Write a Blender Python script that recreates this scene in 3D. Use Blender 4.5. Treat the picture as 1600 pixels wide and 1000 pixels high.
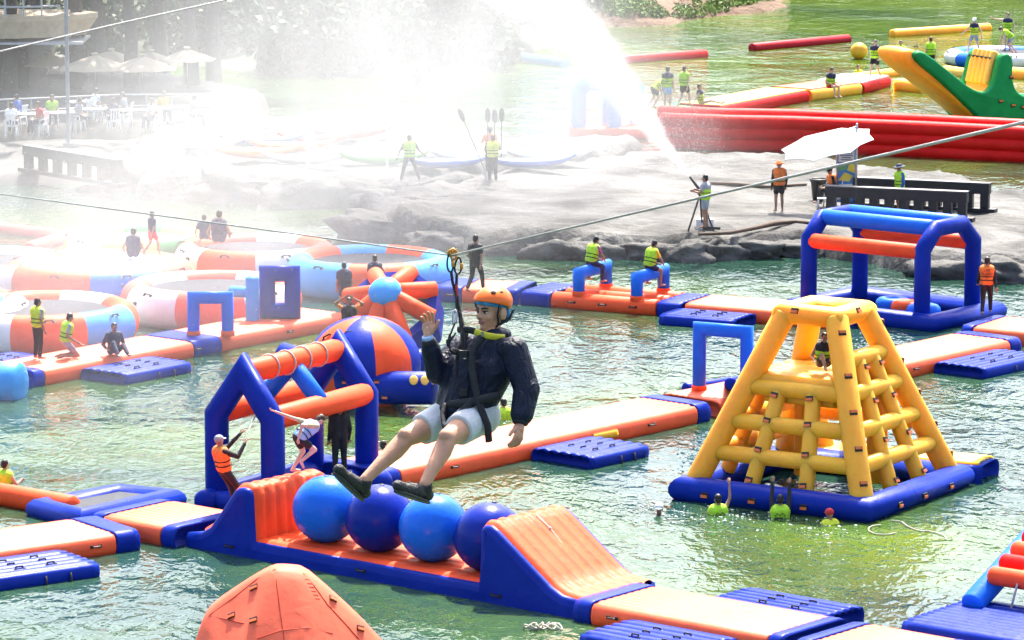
import bpy, math, random
import numpy as np
from math import sin, cos, pi, radians, sqrt, atan, atan2, tan
from mathutils import Vector, Matrix, noise

for _o in list(bpy.data.objects):
    bpy.data.objects.remove(_o)
random.seed(7)
SC = bpy.context.scene
COL = SC.collection
V = Vector

# ------------------------------------------------------------------ camera
FPX, CH = 6500.0, 18.5                     # focal length in photo pixels (1600 wide), height over the water
PITCH = atan(1030.0 / FPX)
cam_d = bpy.data.cameras.new('camera')
cam = bpy.data.objects.new('camera', cam_d)
COL.objects.link(cam)
cam.location = (0, 0, CH)
cam.rotation_euler = (pi / 2 - PITCH, 0, 0)
cam_d.sensor_width = 36
cam_d.lens = FPX / 1600 * 36
cam_d.clip_start = 0.5
cam_d.clip_end = 3000
SC.camera = cam

# ------------------------------------------------------------------ light
SUN_EL, SUN_AZ = radians(57), radians(12)   # azimuth: clockwise from the viewing direction
world = bpy.data.worlds.new('World')
SC.world = world
world.use_nodes = True
wn = world.node_tree.nodes
wl = world.node_tree.links
bg = wn['Background']
sky = wn.new('ShaderNodeTexSky')
sky.sky_type = 'NISHITA'
sky.sun_disc = False
sky.sun_elevation = SUN_EL
sky.sun_rotation = SUN_AZ
sky.air_density = 1.0
sky.dust_density = 4.5
sky.ozone_density = 1.0
wl.new(sky.outputs[0], bg.inputs['Color'])
bg.inputs['Strength'].default_value = 0.15
sun_d = bpy.data.lights.new('sun', 'SUN')
sun_d.energy = 4.6
sun_d.angle = radians(0.5)
sun_d.color = (1.0, 0.95, 0.86)
sun = bpy.data.objects.new('sun', sun_d)
COL.objects.link(sun)
sdir = V((sin(SUN_AZ) * cos(SUN_EL), cos(SUN_AZ) * cos(SUN_EL), sin(SUN_EL)))
sun.rotation_euler = sdir.to_track_quat('Z', 'Y').to_euler()
sun.location = sdir * 300
SC.view_settings.view_transform = 'Standard'
SC.view_settings.look = 'None'
SC.view_settings.gamma = 1
SC.view_settings.use_curve_mapping = False
SC.view_settings.exposure = 1.55
SC.render.engine = 'CYCLES'
SC.cycles.max_bounces = 6
SC.cycles.diffuse_bounces = 2
SC.cycles.glossy_bounces = 3
SC.cycles.transmission_bounces = 4
SC.cycles.volume_bounces = 1
SC.cycles.transparent_max_bounces = 8
SC.cycles.volume_step_rate = 1.5
SC.cycles.volume_max_steps = 40
SC.cycles.use_denoising = True
SC.cycles.use_adaptive_sampling = True
SC.cycles.adaptive_threshold = 0.04
SC.cycles.adaptive_min_samples = 16
SC.cycles.sample_clamp_indirect = 6

# ------------------------------------------------------------------ helpers
CAMP = V((0, 0, CH))
FW = V((0, cos(PITCH), -sin(PITCH)))
UPV = V((0, sin(PITCH), cos(PITCH)))


def ray(px, py):
    return FW + V((1, 0, 0)) * ((px - 800) / FPX) + UPV * ((500 - py) / FPX)


def G(px, py, z=0.0):
    """the place on the level z that lies under a point of the photograph"""
    r = ray(px, py)
    return CAMP + r * ((z - CH) / r.z)


def DP(px, py, depth):
    return CAMP + ray(px, py) * depth


def thing(name, label, cat, loc=(0, 0, 0), rz=0.0, group=None):
    o = bpy.data.objects.new(name, None)
    COL.objects.link(o)
    o.empty_display_size = 0.2
    o.location = loc
    o.rotation_euler = (0, 0, rz)
    return tag(o, label, cat, group)


def tag(o, label, cat, group=None):
    o['label'] = label
    o['category'] = cat
    if group:
        o['group'] = group
    return o


class MB:
    """collects shapes; build() links them as one mesh object"""

    def __init__(s):
        s.v, s.f = [], []

    def add(s, vs, fs):
        o = len(s.v)
        s.v += [tuple(p) for p in vs]
        s.f += [tuple(i + o for i in f) for f in fs]
        return s

    def loft(s, rings, cap=True, closed=True):
        n = len(rings[0])
        vs = [p for r in rings for p in r]
        fs = []
        for i in range(len(rings) - 1):
            for j in range(n if closed else n - 1):
                k = (j + 1) % n
                fs.append((i * n + j, i * n + k, (i + 1) * n + k, (i + 1) * n + j))
        if cap:
            fs.append(tuple(range(n - 1, -1, -1)))
            fs.append(tuple((len(rings) - 1) * n + j for j in range(n)))
        return s.add(vs, fs)

    def tube(s, path, r, n=14, cap=0.5, closed=False, flat=1.0):
        P = [V(p) for p in path]
        m = len(P)
        R = r if isinstance(r, (list, tuple)) else [r] * m
        seg = [(P[(i + 1) % m] - P[i]).normalized() for i in range(m if closed else m - 1)]
        d = seg[0]
        ref = V((0, 0, 1)) if abs(d.z) < 0.9 else V((0, 1, 0))
        a = (ref - d * ref.dot(d)).normalized()
        rings = []

        def ring(c, aa, dd, rr, b=None):
            bb = dd.cross(aa)
            out = []
            for j in range(n):
                t = 2 * pi * j / n
                o = aa * (cos(t) * rr * flat) + bb * (sin(t) * rr)
                if b is not None:
                    o = o - dd * (o.dot(b) / dd.dot(b))
                out.append(c + o)
            return out
        if closed:
            dprev = seg[-1]
            a = (a - dprev * a.dot(dprev)).normalized()
            for i in range(m):
                d0, d1 = seg[i - 1], seg[i]
                a = (a - d0 * a.dot(d0)).normalized()
                rings.append(ring(P[i], a, d0, R[i], d0 + d1))
                a = d0.rotation_difference(d1) @ a
            # close
            base = len(rings)
            rings.append(rings[0])
            # find the rotation offset that joins the last ring to the first
            best, bo = 1e9, 0
            last = rings[base - 1]
            for off in range(n):
                dd = sum((last[j] - rings[0][(j + off) % n]).length for j in range(n))
                if dd < best:
                    best, bo = dd, off
            rings[base] = [rings[0][(j + bo) % n] for j in range(n)]
            return s.loft(rings, cap=False)
        K = 4
        if cap:
            for k in range(K):
                t = pi / 2 * (k + 0.35) / K
                rings.append(ring(P[0] - seg[0] * (R[0] * cap * cos(t)), a, seg[0], R[0] * sin(t)))
        rings.append(ring(P[0], a, seg[0], R[0]))
        for i in range(1, m - 1):
            d0, d1 = seg[i - 1], seg[i]
            rings.append(ring(P[i], a, d0, R[i], (d0 + d1)))
            a = d0.rotation_difference(d1) @ a
        rings.append(ring(P[-1], a, seg[-1], R[-1]))
        if cap:
            for k in range(K - 1, -1, -1):
                t = pi / 2 * (k + 0.35) / K
                rings.append(ring(P[-1] + seg[-1] * (R[-1] * cap * cos(t)), a, seg[-1], R[-1] * sin(t)))
        return s.loft(rings)

    def ell(s, c, r, nu=16, nv=10, rot=None):
        c = V(c)
        r = V(r) if not isinstance(r, (int, float)) else V((r, r, r))
        vs, fs = [], []
        for i in range(1, nv):
            t = pi * i / nv
            for j in range(nu):
                p = 2 * pi * j / nu
                q = V((r.x * sin(t) * cos(p), r.y * sin(t) * sin(p), r.z * cos(t)))
                vs.append(c + (rot @ q if rot else q))
        top, bot = V((0, 0, r.z)), V((0, 0, -r.z))
        vs.append(c + (rot @ top if rot else top))
        vs.append(c + (rot @ bot if rot else bot))
        for i in range(nv - 2):
            for j in range(nu):
                k = (j + 1) % nu
                fs.append((i * nu + j, (i + 1) * nu + j, (i + 1) * nu + k, i * nu + k))
        T, B = len(vs) - 2, len(vs) - 1
        for j in range(nu):
            k = (j + 1) % nu
            fs.append((T, j, k))
            fs.append((B, (nv - 2) * nu + k, (nv - 2) * nu + j))
        return s.add(vs, fs)

    def box(s, c, size, rot=None, bev=0.0):
        c = V(c)
        x, y, z = (q / 2 for q in size)
        pts = [V((i * x, j * y, k * z)) for i in (-1, 1) for j in (-1, 1) for k in (-1, 1)]
        pts = [c + (rot @ p if rot else p) for p in pts]
        return s.add(pts, [(0, 1, 3, 2), (4, 6, 7, 5), (0, 4, 5, 1), (2, 3, 7, 6), (0, 2, 6, 4), (1, 5, 7, 3)])

    def pad(s, x0, x1, y0, y1, z0, z1, ribs=0, amp=0.03, e0=0.12, e1=0.12):
        """an air mat: long axis x, round sides, ribs on top along x; e0/e1 = roundness of its two ends"""
        T = z1 - z0
        zc = (z0 + z1) / 2
        rr = T / 2
        if e0 > 0:
            xs = [(x0 + e0 * (1 - cos(pi / 2 * (1 - k / 4))), sin(pi / 2 * (0.25 + 0.75 * k / 4)), e0 * 0.5 * (1 - k / 4)) for k in range(4)]
        else:
            xs = []
        xs.append((x0 + e0, 1, 0))
        nx = max(2, int((x1 - x0) / 1.2))
        for k in range(1, nx):
            xs.append((x0 + e0 + (x1 - e1 - x0 - e0) * k / nx, 1, 0))
        xs.append((x1 - e1, 1, 0))
        if e1 > 0:
            xs += [(x1 - e1 * (1 - cos(pi / 2 * (1 - k / 4))), sin(pi / 2 * (0.25 + 0.75 * k / 4)), e1 * 0.5 * (1 - k / 4)) for k in (3, 2, 1, 0)]
        nt = max(4, ribs * 6)
        rings = []
        for x, sc, ins in xs:
            ya, yb = y0 + rr * 0.8 + ins, y1 - rr * 0.8 - ins
            rg = []
            for k in range(nt + 1):
                t = k / nt
                zz = z1 + (amp * (abs(sin(pi * ribs * t)) ** 0.6 - 1) if ribs else 0)
                rg.append(V((x, ya + (yb - ya) * t, zc + (zz - zc) * sc)))
            for k in range(1, 7):
                t = pi * k / 7
                rg.append(V((x, yb + rr * 0.8 * sin(t) ** 0.8, zc + rr * cos(t) * sc)))
            for k in range(5):
                rg.append(V((x, yb + (ya - yb) * k / 4, z0 + (zc - z0) * (1 - sc))))
            for k in range(1, 7):
                t = pi * k / 7
                rg.append(V((x, ya - rr * 0.8 * sin(t) ** 0.8, zc - rr * cos(t) * sc)))
            rings.append(rg)
        return s.loft(rings)

    def mesh(s, name):
        me = bpy.data.meshes.new(name)
        me.from_pydata(s.v, [], s.f)
        me.validate()
        return me

    def build(s, name, mat, parent=None, smooth=True, kind=None, M=None):
        me = s.mesh(name)
        if M is not None:
            me.transform(M)
        if mat:
            me.materials.append(mat)
        if smooth:
            me.polygons.foreach_set('use_smooth', [True] * len(me.polygons))
        o = bpy.data.objects.new(name, me)
        COL.objects.link(o)
        if parent:
            o.parent = parent
        if kind:
            o['kind'] = kind
        return o


def link_copy(src, parent, M=None, name=None):
    o = src.copy()
    COL.objects.link(o)
    o.parent = parent
    if M is not None:
        o.matrix_local = M
    return o


# ------------------------------------------------------------------ materials
MATS = {}


def new_mat(name):
    m = bpy.data.materials.new(name)
    m.use_nodes = True
    nt = m.node_tree
    return m, nt.nodes, nt.links, nt.nodes['Principled BSDF']


def simple(name, col, rough=0.6, metal=0.0, spec=0.5, vary=0.15, nscale=4.0, bump=0.0, bscale=20.0, sheen=0.0):
    """plain procedural material: colour broken up by noise, optional fine relief"""
    if name in MATS:
        return MATS[name]
    m, N, L, b = new_mat(name)
    tc = N.new('ShaderNodeTexCoord')
    nz = N.new('ShaderNodeTexNoise')
    nz.inputs['Scale'].default_value = nscale
    nz.inputs['Detail'].default_value = 5
    L.new(tc.outputs['Object'], nz.inputs['Vector'])
    rp = N.new('ShaderNodeValToRGB')
    c = V(col[:3])
    rp.color_ramp.elements[0].position = 0.3
    rp.color_ramp.elements[1].position = 0.72
    rp.color_ramp.elements[0].color = (*(c * (1 - vary)), 1)
    rp.color_ramp.elements[1].color = (*[min(1, q * (1 + vary)) for q in c], 1)
    L.new(nz.outputs['Fac'], rp.inputs['Fac'])
    L.new(rp.outputs['Color'], b.inputs['Base Color'])
    b.inputs['Roughness'].default_value = rough
    b.inputs['Metallic'].default_value = metal
    b.inputs['Specular IOR Level'].default_value = spec
    if bump:
        n2 = N.new('ShaderNodeTexNoise')
        n2.inputs['Scale'].default_value = bscale
        n2.inputs['Detail'].default_value = 6
        L.new(tc.outputs['Object'], n2.inputs['Vector'])
        bp = N.new('ShaderNodeBump')
        bp.inputs['Strength'].default_value = bump
        bp.inputs['Distance'].default_value = 0.05
        L.new(n2.outputs['Fac'], bp.inputs['Height'])
        L.new(bp.outputs['Normal'], b.inputs['Normal'])
    MATS[name] = m
    return m


def vinyl(name, col, rough=0.5, spec=0.13):
    """coated tarpaulin of an inflatable: faint dirt, soft dents, gloss that changes"""
    if name in MATS:
        return MATS[name]
    m, N, L, b = new_mat(name)
    tc = N.new('ShaderNodeTexCoord')
    nz = N.new('ShaderNodeTexNoise')
    nz.inputs['Scale'].default_value = 1.3
    nz.inputs['Detail'].default_value = 7
    nz.inputs['Roughness'].default_value = 0.65
    L.new(tc.outputs['Object'], nz.inputs['Vector'])
    rp = N.new('ShaderNodeValToRGB')
    c = V(col)
    rp.color_ramp.elements[0].position = 0.28
    rp.color_ramp.elements[0].color = (*(c * 0.82), 1)
    rp.color_ramp.elements[1].position = 0.7
    rp.color_ramp.elements[1].color = (*[min(1, q * 1.06 + 0.006) for q in c], 1)
    L.new(nz.outputs['Fac'], rp.inputs['Fac'])
    # scuffs and dried water marks
    n3 = N.new('ShaderNodeTexNoise')
    n3.inputs['Scale'].default_value = 7.0
    n3.inputs['Detail'].default_value = 8
    n3.inputs['Roughness'].default_value = 0.7
    L.new(tc.outputs['Object'], n3.inputs['Vector'])
    r3 = N.new('ShaderNodeMapRange')
    r3.inputs['From Min'].default_value = 0.56
    r3.inputs['From Max'].default_value = 0.70
    r3.inputs['To Max'].default_value = 0.35
    L.new(n3.outputs['Fac'], r3.inputs['Value'])
    mx = N.new('ShaderNodeMix')
    mx.data_type = 'RGBA'
    L.new(r3.outputs[0], mx.inputs[0])
    L.new(rp.outputs['Color'], mx.inputs[6])
    mx.inputs[7].default_value = (*(c * 0.55 + V((0.02, 0.02, 0.015))), 1)
    L.new(mx.outputs[2], b.inputs['Base Color'])
    mr = N.new('ShaderNodeMapRange')
    mr.inputs['To Min'].default_value = rough - 0.07
    mr.inputs['To Max'].default_value = rough + 0.14
    L.new(nz.outputs['Fac'], mr.inputs['Value'])
    L.new(mr.outputs[0], b.inputs['Roughness'])
    b.inputs['Specular IOR Level'].default_value = spec
    n2 = N.new('ShaderNodeTexNoise')
    n2.inputs['Scale'].default_value = 3.2
    n2.inputs['Detail'].default_value = 4
    n2.inputs['Distortion'].default_value = 0.6
    L.new(tc.outputs['Object'], n2.inputs['Vector'])
    bp = N.new('ShaderNodeBump')
    bp.inputs['Strength'].default_value = 0.22
    bp.inputs['Distance'].default_value = 0.06
    L.new(n2.outputs['Fac'], bp.inputs['Height'])
    L.new(bp.outputs['Normal'], b.inputs['Normal'])
    MATS[name] = m
    return m


ORANGE = vinyl('orange_vinyl', (0.92, 0.094, 0.022), 0.5, 0.18)
DECKO = vinyl('orange_deck_vinyl', (0.92, 0.105, 0.024), 0.5, 0.5)
BALLN = vinyl('navy_ball_vinyl', (0.002, 0.020, 0.28), 0.2, 0.16)
BALLB = vinyl('blue_ball_vinyl', (0.010, 0.14, 0.74), 0.24, 0.18)
RED = vinyl('red_vinyl', (0.72, 0.008, 0.006), 0.45)
DRED = vinyl('dark_red_vinyl', (0.40, 0.006, 0.016), 0.45)
NAVY = vinyl('navy_vinyl', (0.002, 0.024, 0.31), 0.36, 0.10)
BLUE = vinyl('blue_vinyl', (0.012, 0.15, 0.74), 0.4)
SKYB = vinyl('light_blue_vinyl', (0.06, 0.34, 0.82), 0.42)
YELLOW = vinyl('yellow_vinyl', (1.0, 0.46, 0.03), 0.5, 0.4)
PALEY = vinyl('pale_yellow_vinyl', (0.84, 0.54, 0.12), 0.5)
GREEN = vinyl('green_vinyl', (0.008, 0.27, 0.075), 0.45)
WHITEV = vinyl('white_vinyl', (0.72, 0.72, 0.74), 0.35)
PINK = vinyl('pink_vinyl', (0.80, 0.125, 0.085), 0.45)

# light creeps through the thin coated fabric of the yellow floats
for m_, rad_ in ((YELLOW, (1.0, 0.55, 0.06)),):
    b_ = m_.node_tree.nodes['Principled BSDF']
    b_.inputs['Subsurface Weight'].default_value = 0.7
    b_.inputs['Subsurface Radius'].default_value = rad_
    b_.inputs['Subsurface Scale'].default_value = 0.35
MESHG = simple('trampoline_fabric', (0.07, 0.075, 0.085), 0.85, spec=0.15, bump=0.2, bscale=60)
ROPE = simple('rope', (0.52, 0.46, 0.40), 0.85, bump=0.3, bscale=60)
DARK = simple('dark_webbing', (0.012, 0.012, 0.014), 0.6)
STEEL = simple('steel', (0.45, 0.45, 0.46), 0.3, metal=1.0)
TABO = simple('orange_tab', (0.75, 0.16, 0.04), 0.5)
# ================================================================== SETTING
def poly_sdf(poly, x, y):
    """signed distance to a polygon on the ground, positive inside"""
    best = 1e9
    inside = False
    n = len(poly)
    for i in range(n):
        ax, ay = poly[i]
        bx, by = poly[(i + 1) % n]
        dx, dy = bx - ax, by - ay
        t = max(0, min(1, ((x - ax) * dx + (y - ay) * dy) / (dx * dx + dy * dy + 1e-9)))
        d = (x - ax - t * dx) ** 2 + (y - ay - t * dy) ** 2
        if d < best:
            best = d
        if (ay > y) != (by > y) and x < (bx - ax) * (y - ay) / (by - ay) + ax:
            inside = not inside
    d = sqrt(best)
    return d if inside else -d


def field(name, poly, hfun, step, margin, mat, kind='structure', parent=None):
    xs = [p[0] for p in poly]
    ys = [p[1] for p in poly]
    x0, x1, y0, y1 = min(xs) - margin, max(xs) + margin, min(ys) - margin, max(ys) + margin
    nx, ny = int((x1 - x0) / step) + 1, int((y1 - y0) / step) + 1
    vs, idx = [], {}
    for j in range(ny):
        for i in range(nx):
            x, y = x0 + i * step, y0 + j * step
            d = poly_sdf(poly, x, y)
            if d > -margin:
                idx[(i, j)] = len(vs)
                vs.append((x, y, hfun(x, y, d)))
    fs = []
    for j in range(ny - 1):
        for i in range(nx - 1):
            q = [(i, j), (i + 1, j), (i + 1, j + 1), (i, j + 1)]
            if all(k in idx for k in q):
                fs.append(tuple(idx[k] for k in q))
    return MB().add(vs, fs).build(name, mat, parent, True, kind)


def sstep(a, b, x):
    t = max(0, min(1, (x - a) / (b - a)))
    return t * t * (3 - 2 * t)


def fbm(x, y, z=0.0, o=4):
    return noise.fractal(V((x, y, z)), 0.9, 2.1, o, noise_basis='PERLIN_ORIGINAL')


# ---- water
m, N, L, b = new_mat('lake_water')
geo = N.new('ShaderNodeNewGeometry')


def wnoise(scale, detail, rough, sx=1.0, sy=1.0, off=0.0):
    mp = N.new('ShaderNodeMapping')
    mp.inputs['Scale'].default_value = (sx, sy, 1)
    mp.inputs['Rotation'].default_value = (0, 0, 0.35)
    mp.inputs['Location'].default_value = (off, off * 1.7, 0)
    L.new(geo.outputs['Position'], mp.inputs['Vector'])
    n = N.new('ShaderNodeTexNoise')
    n.inputs['Scale'].default_value = scale
    n.inputs['Detail'].default_value = detail
    n.inputs['Roughness'].default_value = rough
    n.inputs['Distortion'].default_value = 0.35
    L.new(mp.outputs[0], n.inputs['Vector'])
    return n.outputs['Fac']


def wmath(op, a, c):
    q = N.new('ShaderNodeMath')
    q.operation = op
    for i, s_ in enumerate((a, c)):
        if isinstance(s_, (int, float)):
            q.inputs[i].default_value = s_
        else:
            L.new(s_, q.inputs[i])
    return q.outputs[0]




def ridge(s_):
    return wmath('SUBTRACT', 1.0, wmath('ABSOLUTE', wmath('SUBTRACT', wmath('MULTIPLY', s_, 2.0), 1.0), 0))


h1 = wnoise(0.5, 2, 0.5, 1.0, 0.7)
h2 = ridge(wnoise(1.25, 2, 0.55, 1.1, 0.62, 13))
h3 = ridge(wnoise(3.2, 2, 0.55, 1.15, 0.62, 31))
gust = wnoise(0.09, 3, 0.5, 1.0, 1.0, 57)
hh = wmath('ADD', wmath('MULTIPLY', h1, 0.14), wmath('MULTIPLY', h2, 0.066))
hh = wmath('ADD', hh, wmath('MULTIPLY', h3, 0.026))
gs = N.new('ShaderNodeMapRange')
gs.inputs['From Min'].default_value = 0.3
gs.inputs['From Max'].default_value = 0.7
gs.inputs['To Min'].default_value = 0.45
gs.inputs['To Max'].default_value = 1.45
L.new(gust, gs.inputs['Value'])
hh = wmath('MULTIPLY', hh, gs.outputs[0])
bp = N.new('ShaderNodeBump')
bp.inputs['Strength'].default_value = 1.0
bp.inputs['Distance'].default_value = 1.0
L.new(hh, bp.inputs['Height'])
L.new(bp.outputs['Normal'], b.inputs['Normal'])
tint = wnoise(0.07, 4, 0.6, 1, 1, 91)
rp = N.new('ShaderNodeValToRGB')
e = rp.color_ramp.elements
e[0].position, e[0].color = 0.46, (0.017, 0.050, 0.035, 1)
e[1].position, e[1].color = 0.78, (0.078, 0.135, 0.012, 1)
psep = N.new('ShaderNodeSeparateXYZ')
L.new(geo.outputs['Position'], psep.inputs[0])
tree_refl = N.new('ShaderNodeMapRange')          # green of the reflected far trees painted into the distant water
tree_refl.inputs['From Min'].default_value = 150
tree_refl.inputs['From Max'].default_value = 195
tree_refl.inputs['To Min'].default_value = 0.0
tree_refl.inputs['To Max'].default_value = 0.24
L.new(psep.outputs['Y'], tree_refl.inputs['Value'])
vd = N.new('ShaderNodeVectorMath')           # painted green patch where the yellow tower's reflection blocks the bright sky
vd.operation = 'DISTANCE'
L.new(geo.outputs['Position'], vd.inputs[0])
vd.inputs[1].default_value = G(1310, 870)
tower_refl = N.new('ShaderNodeMapRange')
tower_refl.inputs['From Min'].default_value = 1.0
tower_refl.inputs['From Max'].default_value = 7.0
tower_refl.inputs['To Min'].default_value = 0.15
tower_refl.inputs['To Max'].default_value = 0.0
L.new(vd.outputs['Value'], tower_refl.inputs['Value'])
tint = wmath('ADD', wmath('ADD', tint, tree_refl.outputs[0]), tower_refl.outputs[0])
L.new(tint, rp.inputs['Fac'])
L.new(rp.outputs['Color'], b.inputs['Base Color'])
b.inputs['Roughness'].default_value = 0.06
b.inputs['IOR'].default_value = 1.33
b.inputs['Specular IOR Level'].default_value = 0.5
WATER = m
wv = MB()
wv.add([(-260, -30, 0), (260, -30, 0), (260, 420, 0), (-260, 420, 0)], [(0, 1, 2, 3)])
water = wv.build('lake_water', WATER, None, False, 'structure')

# ---- rock platform
m, N, L, b = new_mat('wet_rock')
tc = N.new('ShaderNodeTexCoord')


def rk(scale, detail, rough=0.6):
    n = N.new('ShaderNodeTexNoise')
    n.inputs['Scale'].default_value = scale
    n.inputs['Detail'].default_value = detail
    n.inputs['Roughness'].default_value = rough
    L.new(tc.outputs['Object'], n.inputs['Vector'])
    return n


n1 = rk(0.5, 8)
rp = N.new('ShaderNodeValToRGB')
rp.color_ramp.elements[0].position = 0.3
rp.color_ramp.elements[0].color = (0.014, 0.014, 0.014, 1)
rp.color_ramp.elements[1].position = 0.68
rp.color_ramp.elements[1].color = (0.13, 0.126, 0.118, 1)
L.new(n1.outputs['Fac'], rp.inputs['Fac'])
L.new(rp.outputs['Color'], b.inputs['Base Color'])
mr = N.new('ShaderNodeMapRange')
mr.inputs['From Min'].default_value = 0.35
mr.inputs['From Max'].default_value = 0.65
mr.inputs['To Min'].default_value = 0.5
mr.inputs['To Max'].default_value = 0.9
L.new(rk(0.35, 4).outputs['Fac'], mr.inputs['Value'])
L.new(mr.outputs[0], b.inputs['Roughness'])
bp = N.new('ShaderNodeBump')
bp.inputs['Strength'].default_value = 0.8
bp.inputs['Distance'].default_value = 0.28
L.new(rk(2.2, 8, 0.62).outputs['Fac'], bp.inputs['Height'])
L.new(bp.outputs['Normal'], b.inputs['Normal'])
b.inputs['Specular IOR Level'].default_value = 0.25
ROCK = m


def gp(pts):
    return [(G(*p).x, G(*p).y) for p in pts]


slab = gp([(545, 352), (600, 378), (690, 388), (760, 398), (900, 402), (1060, 408), (1160, 404), (1260, 398), (1440, 432),
           (1640, 440), (1660, 330), (1560, 332), (1530, 308), (1420, 296), (1330, 282), (1230, 268), (1130, 266),
           (1000, 264), (900, 282), (760, 304), (660, 322)])
SLABZ = 0.75


def slab_h(x, y, d):
    d += 0.5 * fbm(x * 0.5, y * 0.5, 3)
    t = sstep(-0.35, 0.55, d)
    lump = fbm(x * 0.33, y * 0.33, 7) * 0.22 + fbm(x * 1.1, y * 1.1, 1) * 0.06
    left = sstep(-1.0, -6.0, x) * abs(fbm(x * 0.45, y * 0.3, 11)) * 1.1
    flat = SLABZ + lump * (0.35 + 0.65 * sstep(4.0, 0.5, d)) + left
    return -0.7 + (flat + 0.7) * t


slab_o = field('rock_platform', slab, slab_h, 0.22, 0.9, ROCK)
slab_o['label'] = 'wide pale wet rock platform with people and the black fences'
shelf = gp([(185, 296), (300, 312), (420, 322), (560, 322), (700, 308), (820, 292), (920, 276), (1010, 258),
            (1000, 244), (820, 240), (640, 226), (420, 210), (260, 200), (200, 240)])


def shelf_h(x, y, d):
    d += 0.7 * fbm(x * 0.35, y * 0.35, 23)
    t = sstep(-0.4, 0.7, d)
    top = 0.75 + 0.5 * abs(fbm(x * 0.3, y * 0.25, 5)) + 0.08 * fbm(x * 1.2, y * 1.2, 9)
    return -0.7 + (top + 0.7) * t


shelf_o = field('rock_shelf', shelf, shelf_h, 0.3, 1.2, ROCK)


def boulder(px, py, r, sq, seed, parent, rz=0.0):
    c = G(px, py)
    mb = MB().ell((0, 0, 0), 1, 40, 26)
    pts = []
    for p in mb.v:
        q = V(p)
        cell = noise.voronoi(q * 1.25 + V((seed, 0, 0)))[0]
        k = 0.78 + 0.42 * (cell[1] - cell[0]) + 0.28 * noise.noise(q * 1.1 + V((seed, 0, 0))) + 0.12 * noise.noise(q * 3.1 + V((0, seed, 0))) + 0.05 * noise.noise(q * 8.0)
        q = V((max(-0.85, min(0.85, q.x)), max(-0.85, min(0.85, q.y)), max(-0.7, min(0.66, q.z)))) * k
        pts.append(V((q.x * r * 1.35, q.y * r, q.z * r * sq)))
    mb.v = [tuple(p) for p in pts]
    o = mb.build('boulder', ROCK, parent)
    o.location = (c.x, c.y, 0.12)
    o.rotation_euler = (0.1 * sin(seed), 0.12 * cos(seed), 0.5 * sin(rz * 2.3))
    return o


for i, (px, py, r, sq) in enumerate([(600, 372, 1.5, 0.6), (650, 366, 1.2, 0.75), (690, 384, 1.1, 0.6), (640, 340, 1.6, 0.65), (720, 378, 0.9, 0.7),
                                     (740, 350, 1.3, 0.6), (1075, 405, 0.95, 0.8), (1130, 402, 0.85, 0.75), (1185, 400, 0.9, 0.65), (1010, 402, 0.9, 0.7),
                                     (940, 402, 1.0, 0.6), (860, 400, 1.0, 0.6), (1250, 398, 0.8, 0.6), (1575, 338, 1.3, 0.55), (1480, 430, 1.1, 0.6), (1570, 436, 1.2, 0.6)]):
    boulder(px, py, r, sq, i * 3.7, slab_o, i * 0.9)
for i, (px, py, r, sq) in enumerate([(225, 292, 1.6, 0.7), (300, 304, 1.7, 0.7), (390, 312, 1.9, 0.65), (470, 318, 1.8, 0.7), (560, 318, 1.6, 0.7),
                                     (640, 312, 1.7, 0.65), (720, 300, 1.5, 0.6), (250, 262, 1.5, 0.7), (360, 274, 1.6, 0.8), (650, 278, 1.4, 0.9), (880, 280, 1.6, 0.5)]):
    boulder(px, py, r, sq, 50 + i * 3.1, shelf_o, i * 1.3)

# ---- far bank with bare earth and grass
m, N, L, b = new_mat('earth_bank')
tc = N.new('ShaderNodeTexCoord')
n1 = rk(0.5, 7)
rp = N.new('ShaderNodeValToRGB')
e = rp.color_ramp.elements
e[0].position, e[0].color = 0.3, (0.075, 0.042, 0.022, 1)
e[1].position, e[1].color = 0.62, (0.17, 0.10, 0.06, 1)
L.new(n1.outputs['Fac'], rp.inputs['Fac'])
L.new(rp.outputs['Color'], b.inputs['Base Color'])
b.inputs['Roughness'].default_value = 0.9
bp = N.new('ShaderNodeBump')
bp.inputs['Distance'].default_value = 0.4
L.new(rk(1.4, 8).outputs['Fac'], bp.inputs['Height'])
L.new(bp.outputs['Normal'], b.inputs['Normal'])
EARTH = m
bank = gp([(915, 36), (960, 42), (1010, 41), (1070, 36), (1130, 28), (1190, 19), (1234, 8), (1240, -10), (1120, -50), (915, -45)])


def bank_h(x, y, d):
    d += 0.8 * fbm(x * 0.25, y * 0.25, 4)
    return -0.4 + 0.45 * sstep(-0.5, 0.6, d) + max(0, d) * 0.16 + 0.25 * max(0, min(1, d)) * abs(fbm(x * 0.7, y * 0.5, 2))


bank_o = field('earth_bank', bank, bank_h, 0.5, 1.5, EARTH)


def leaf_cloud(name, pts, size, mat, parent=None, kind=None, aspect=0.6):
    """many small leaf faces, one for each point"""
    rng = np.random.default_rng(3)
    n = len(pts)
    P = np.array(pts, dtype=np.float32)
    a = rng.normal(size=(n, 3))
    a /= np.linalg.norm(a, axis=1)[:, None]
    c = rng.normal(size=(n, 3))
    c -= a * (a * c).sum(1)[:, None]
    c /= np.linalg.norm(c, axis=1)[:, None]
    s_ = (size * rng.uniform(0.6, 1.4, n))[:, None]
    q = np.stack([P - a * s_, P + c * s_ * aspect, P + a * s_, P - c * s_ * aspect], 1).reshape(-1, 3)
    me = bpy.data.meshes.new(name)
    me.from_pydata(q.tolist(), [], np.arange(4 * n).reshape(-1, 4).tolist())
    me.materials.append(mat)
    o = bpy.data.objects.new(name, me)
    COL.objects.link(o)
    o.parent = parent
    if kind:
        o['kind'] = kind
    return o


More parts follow.
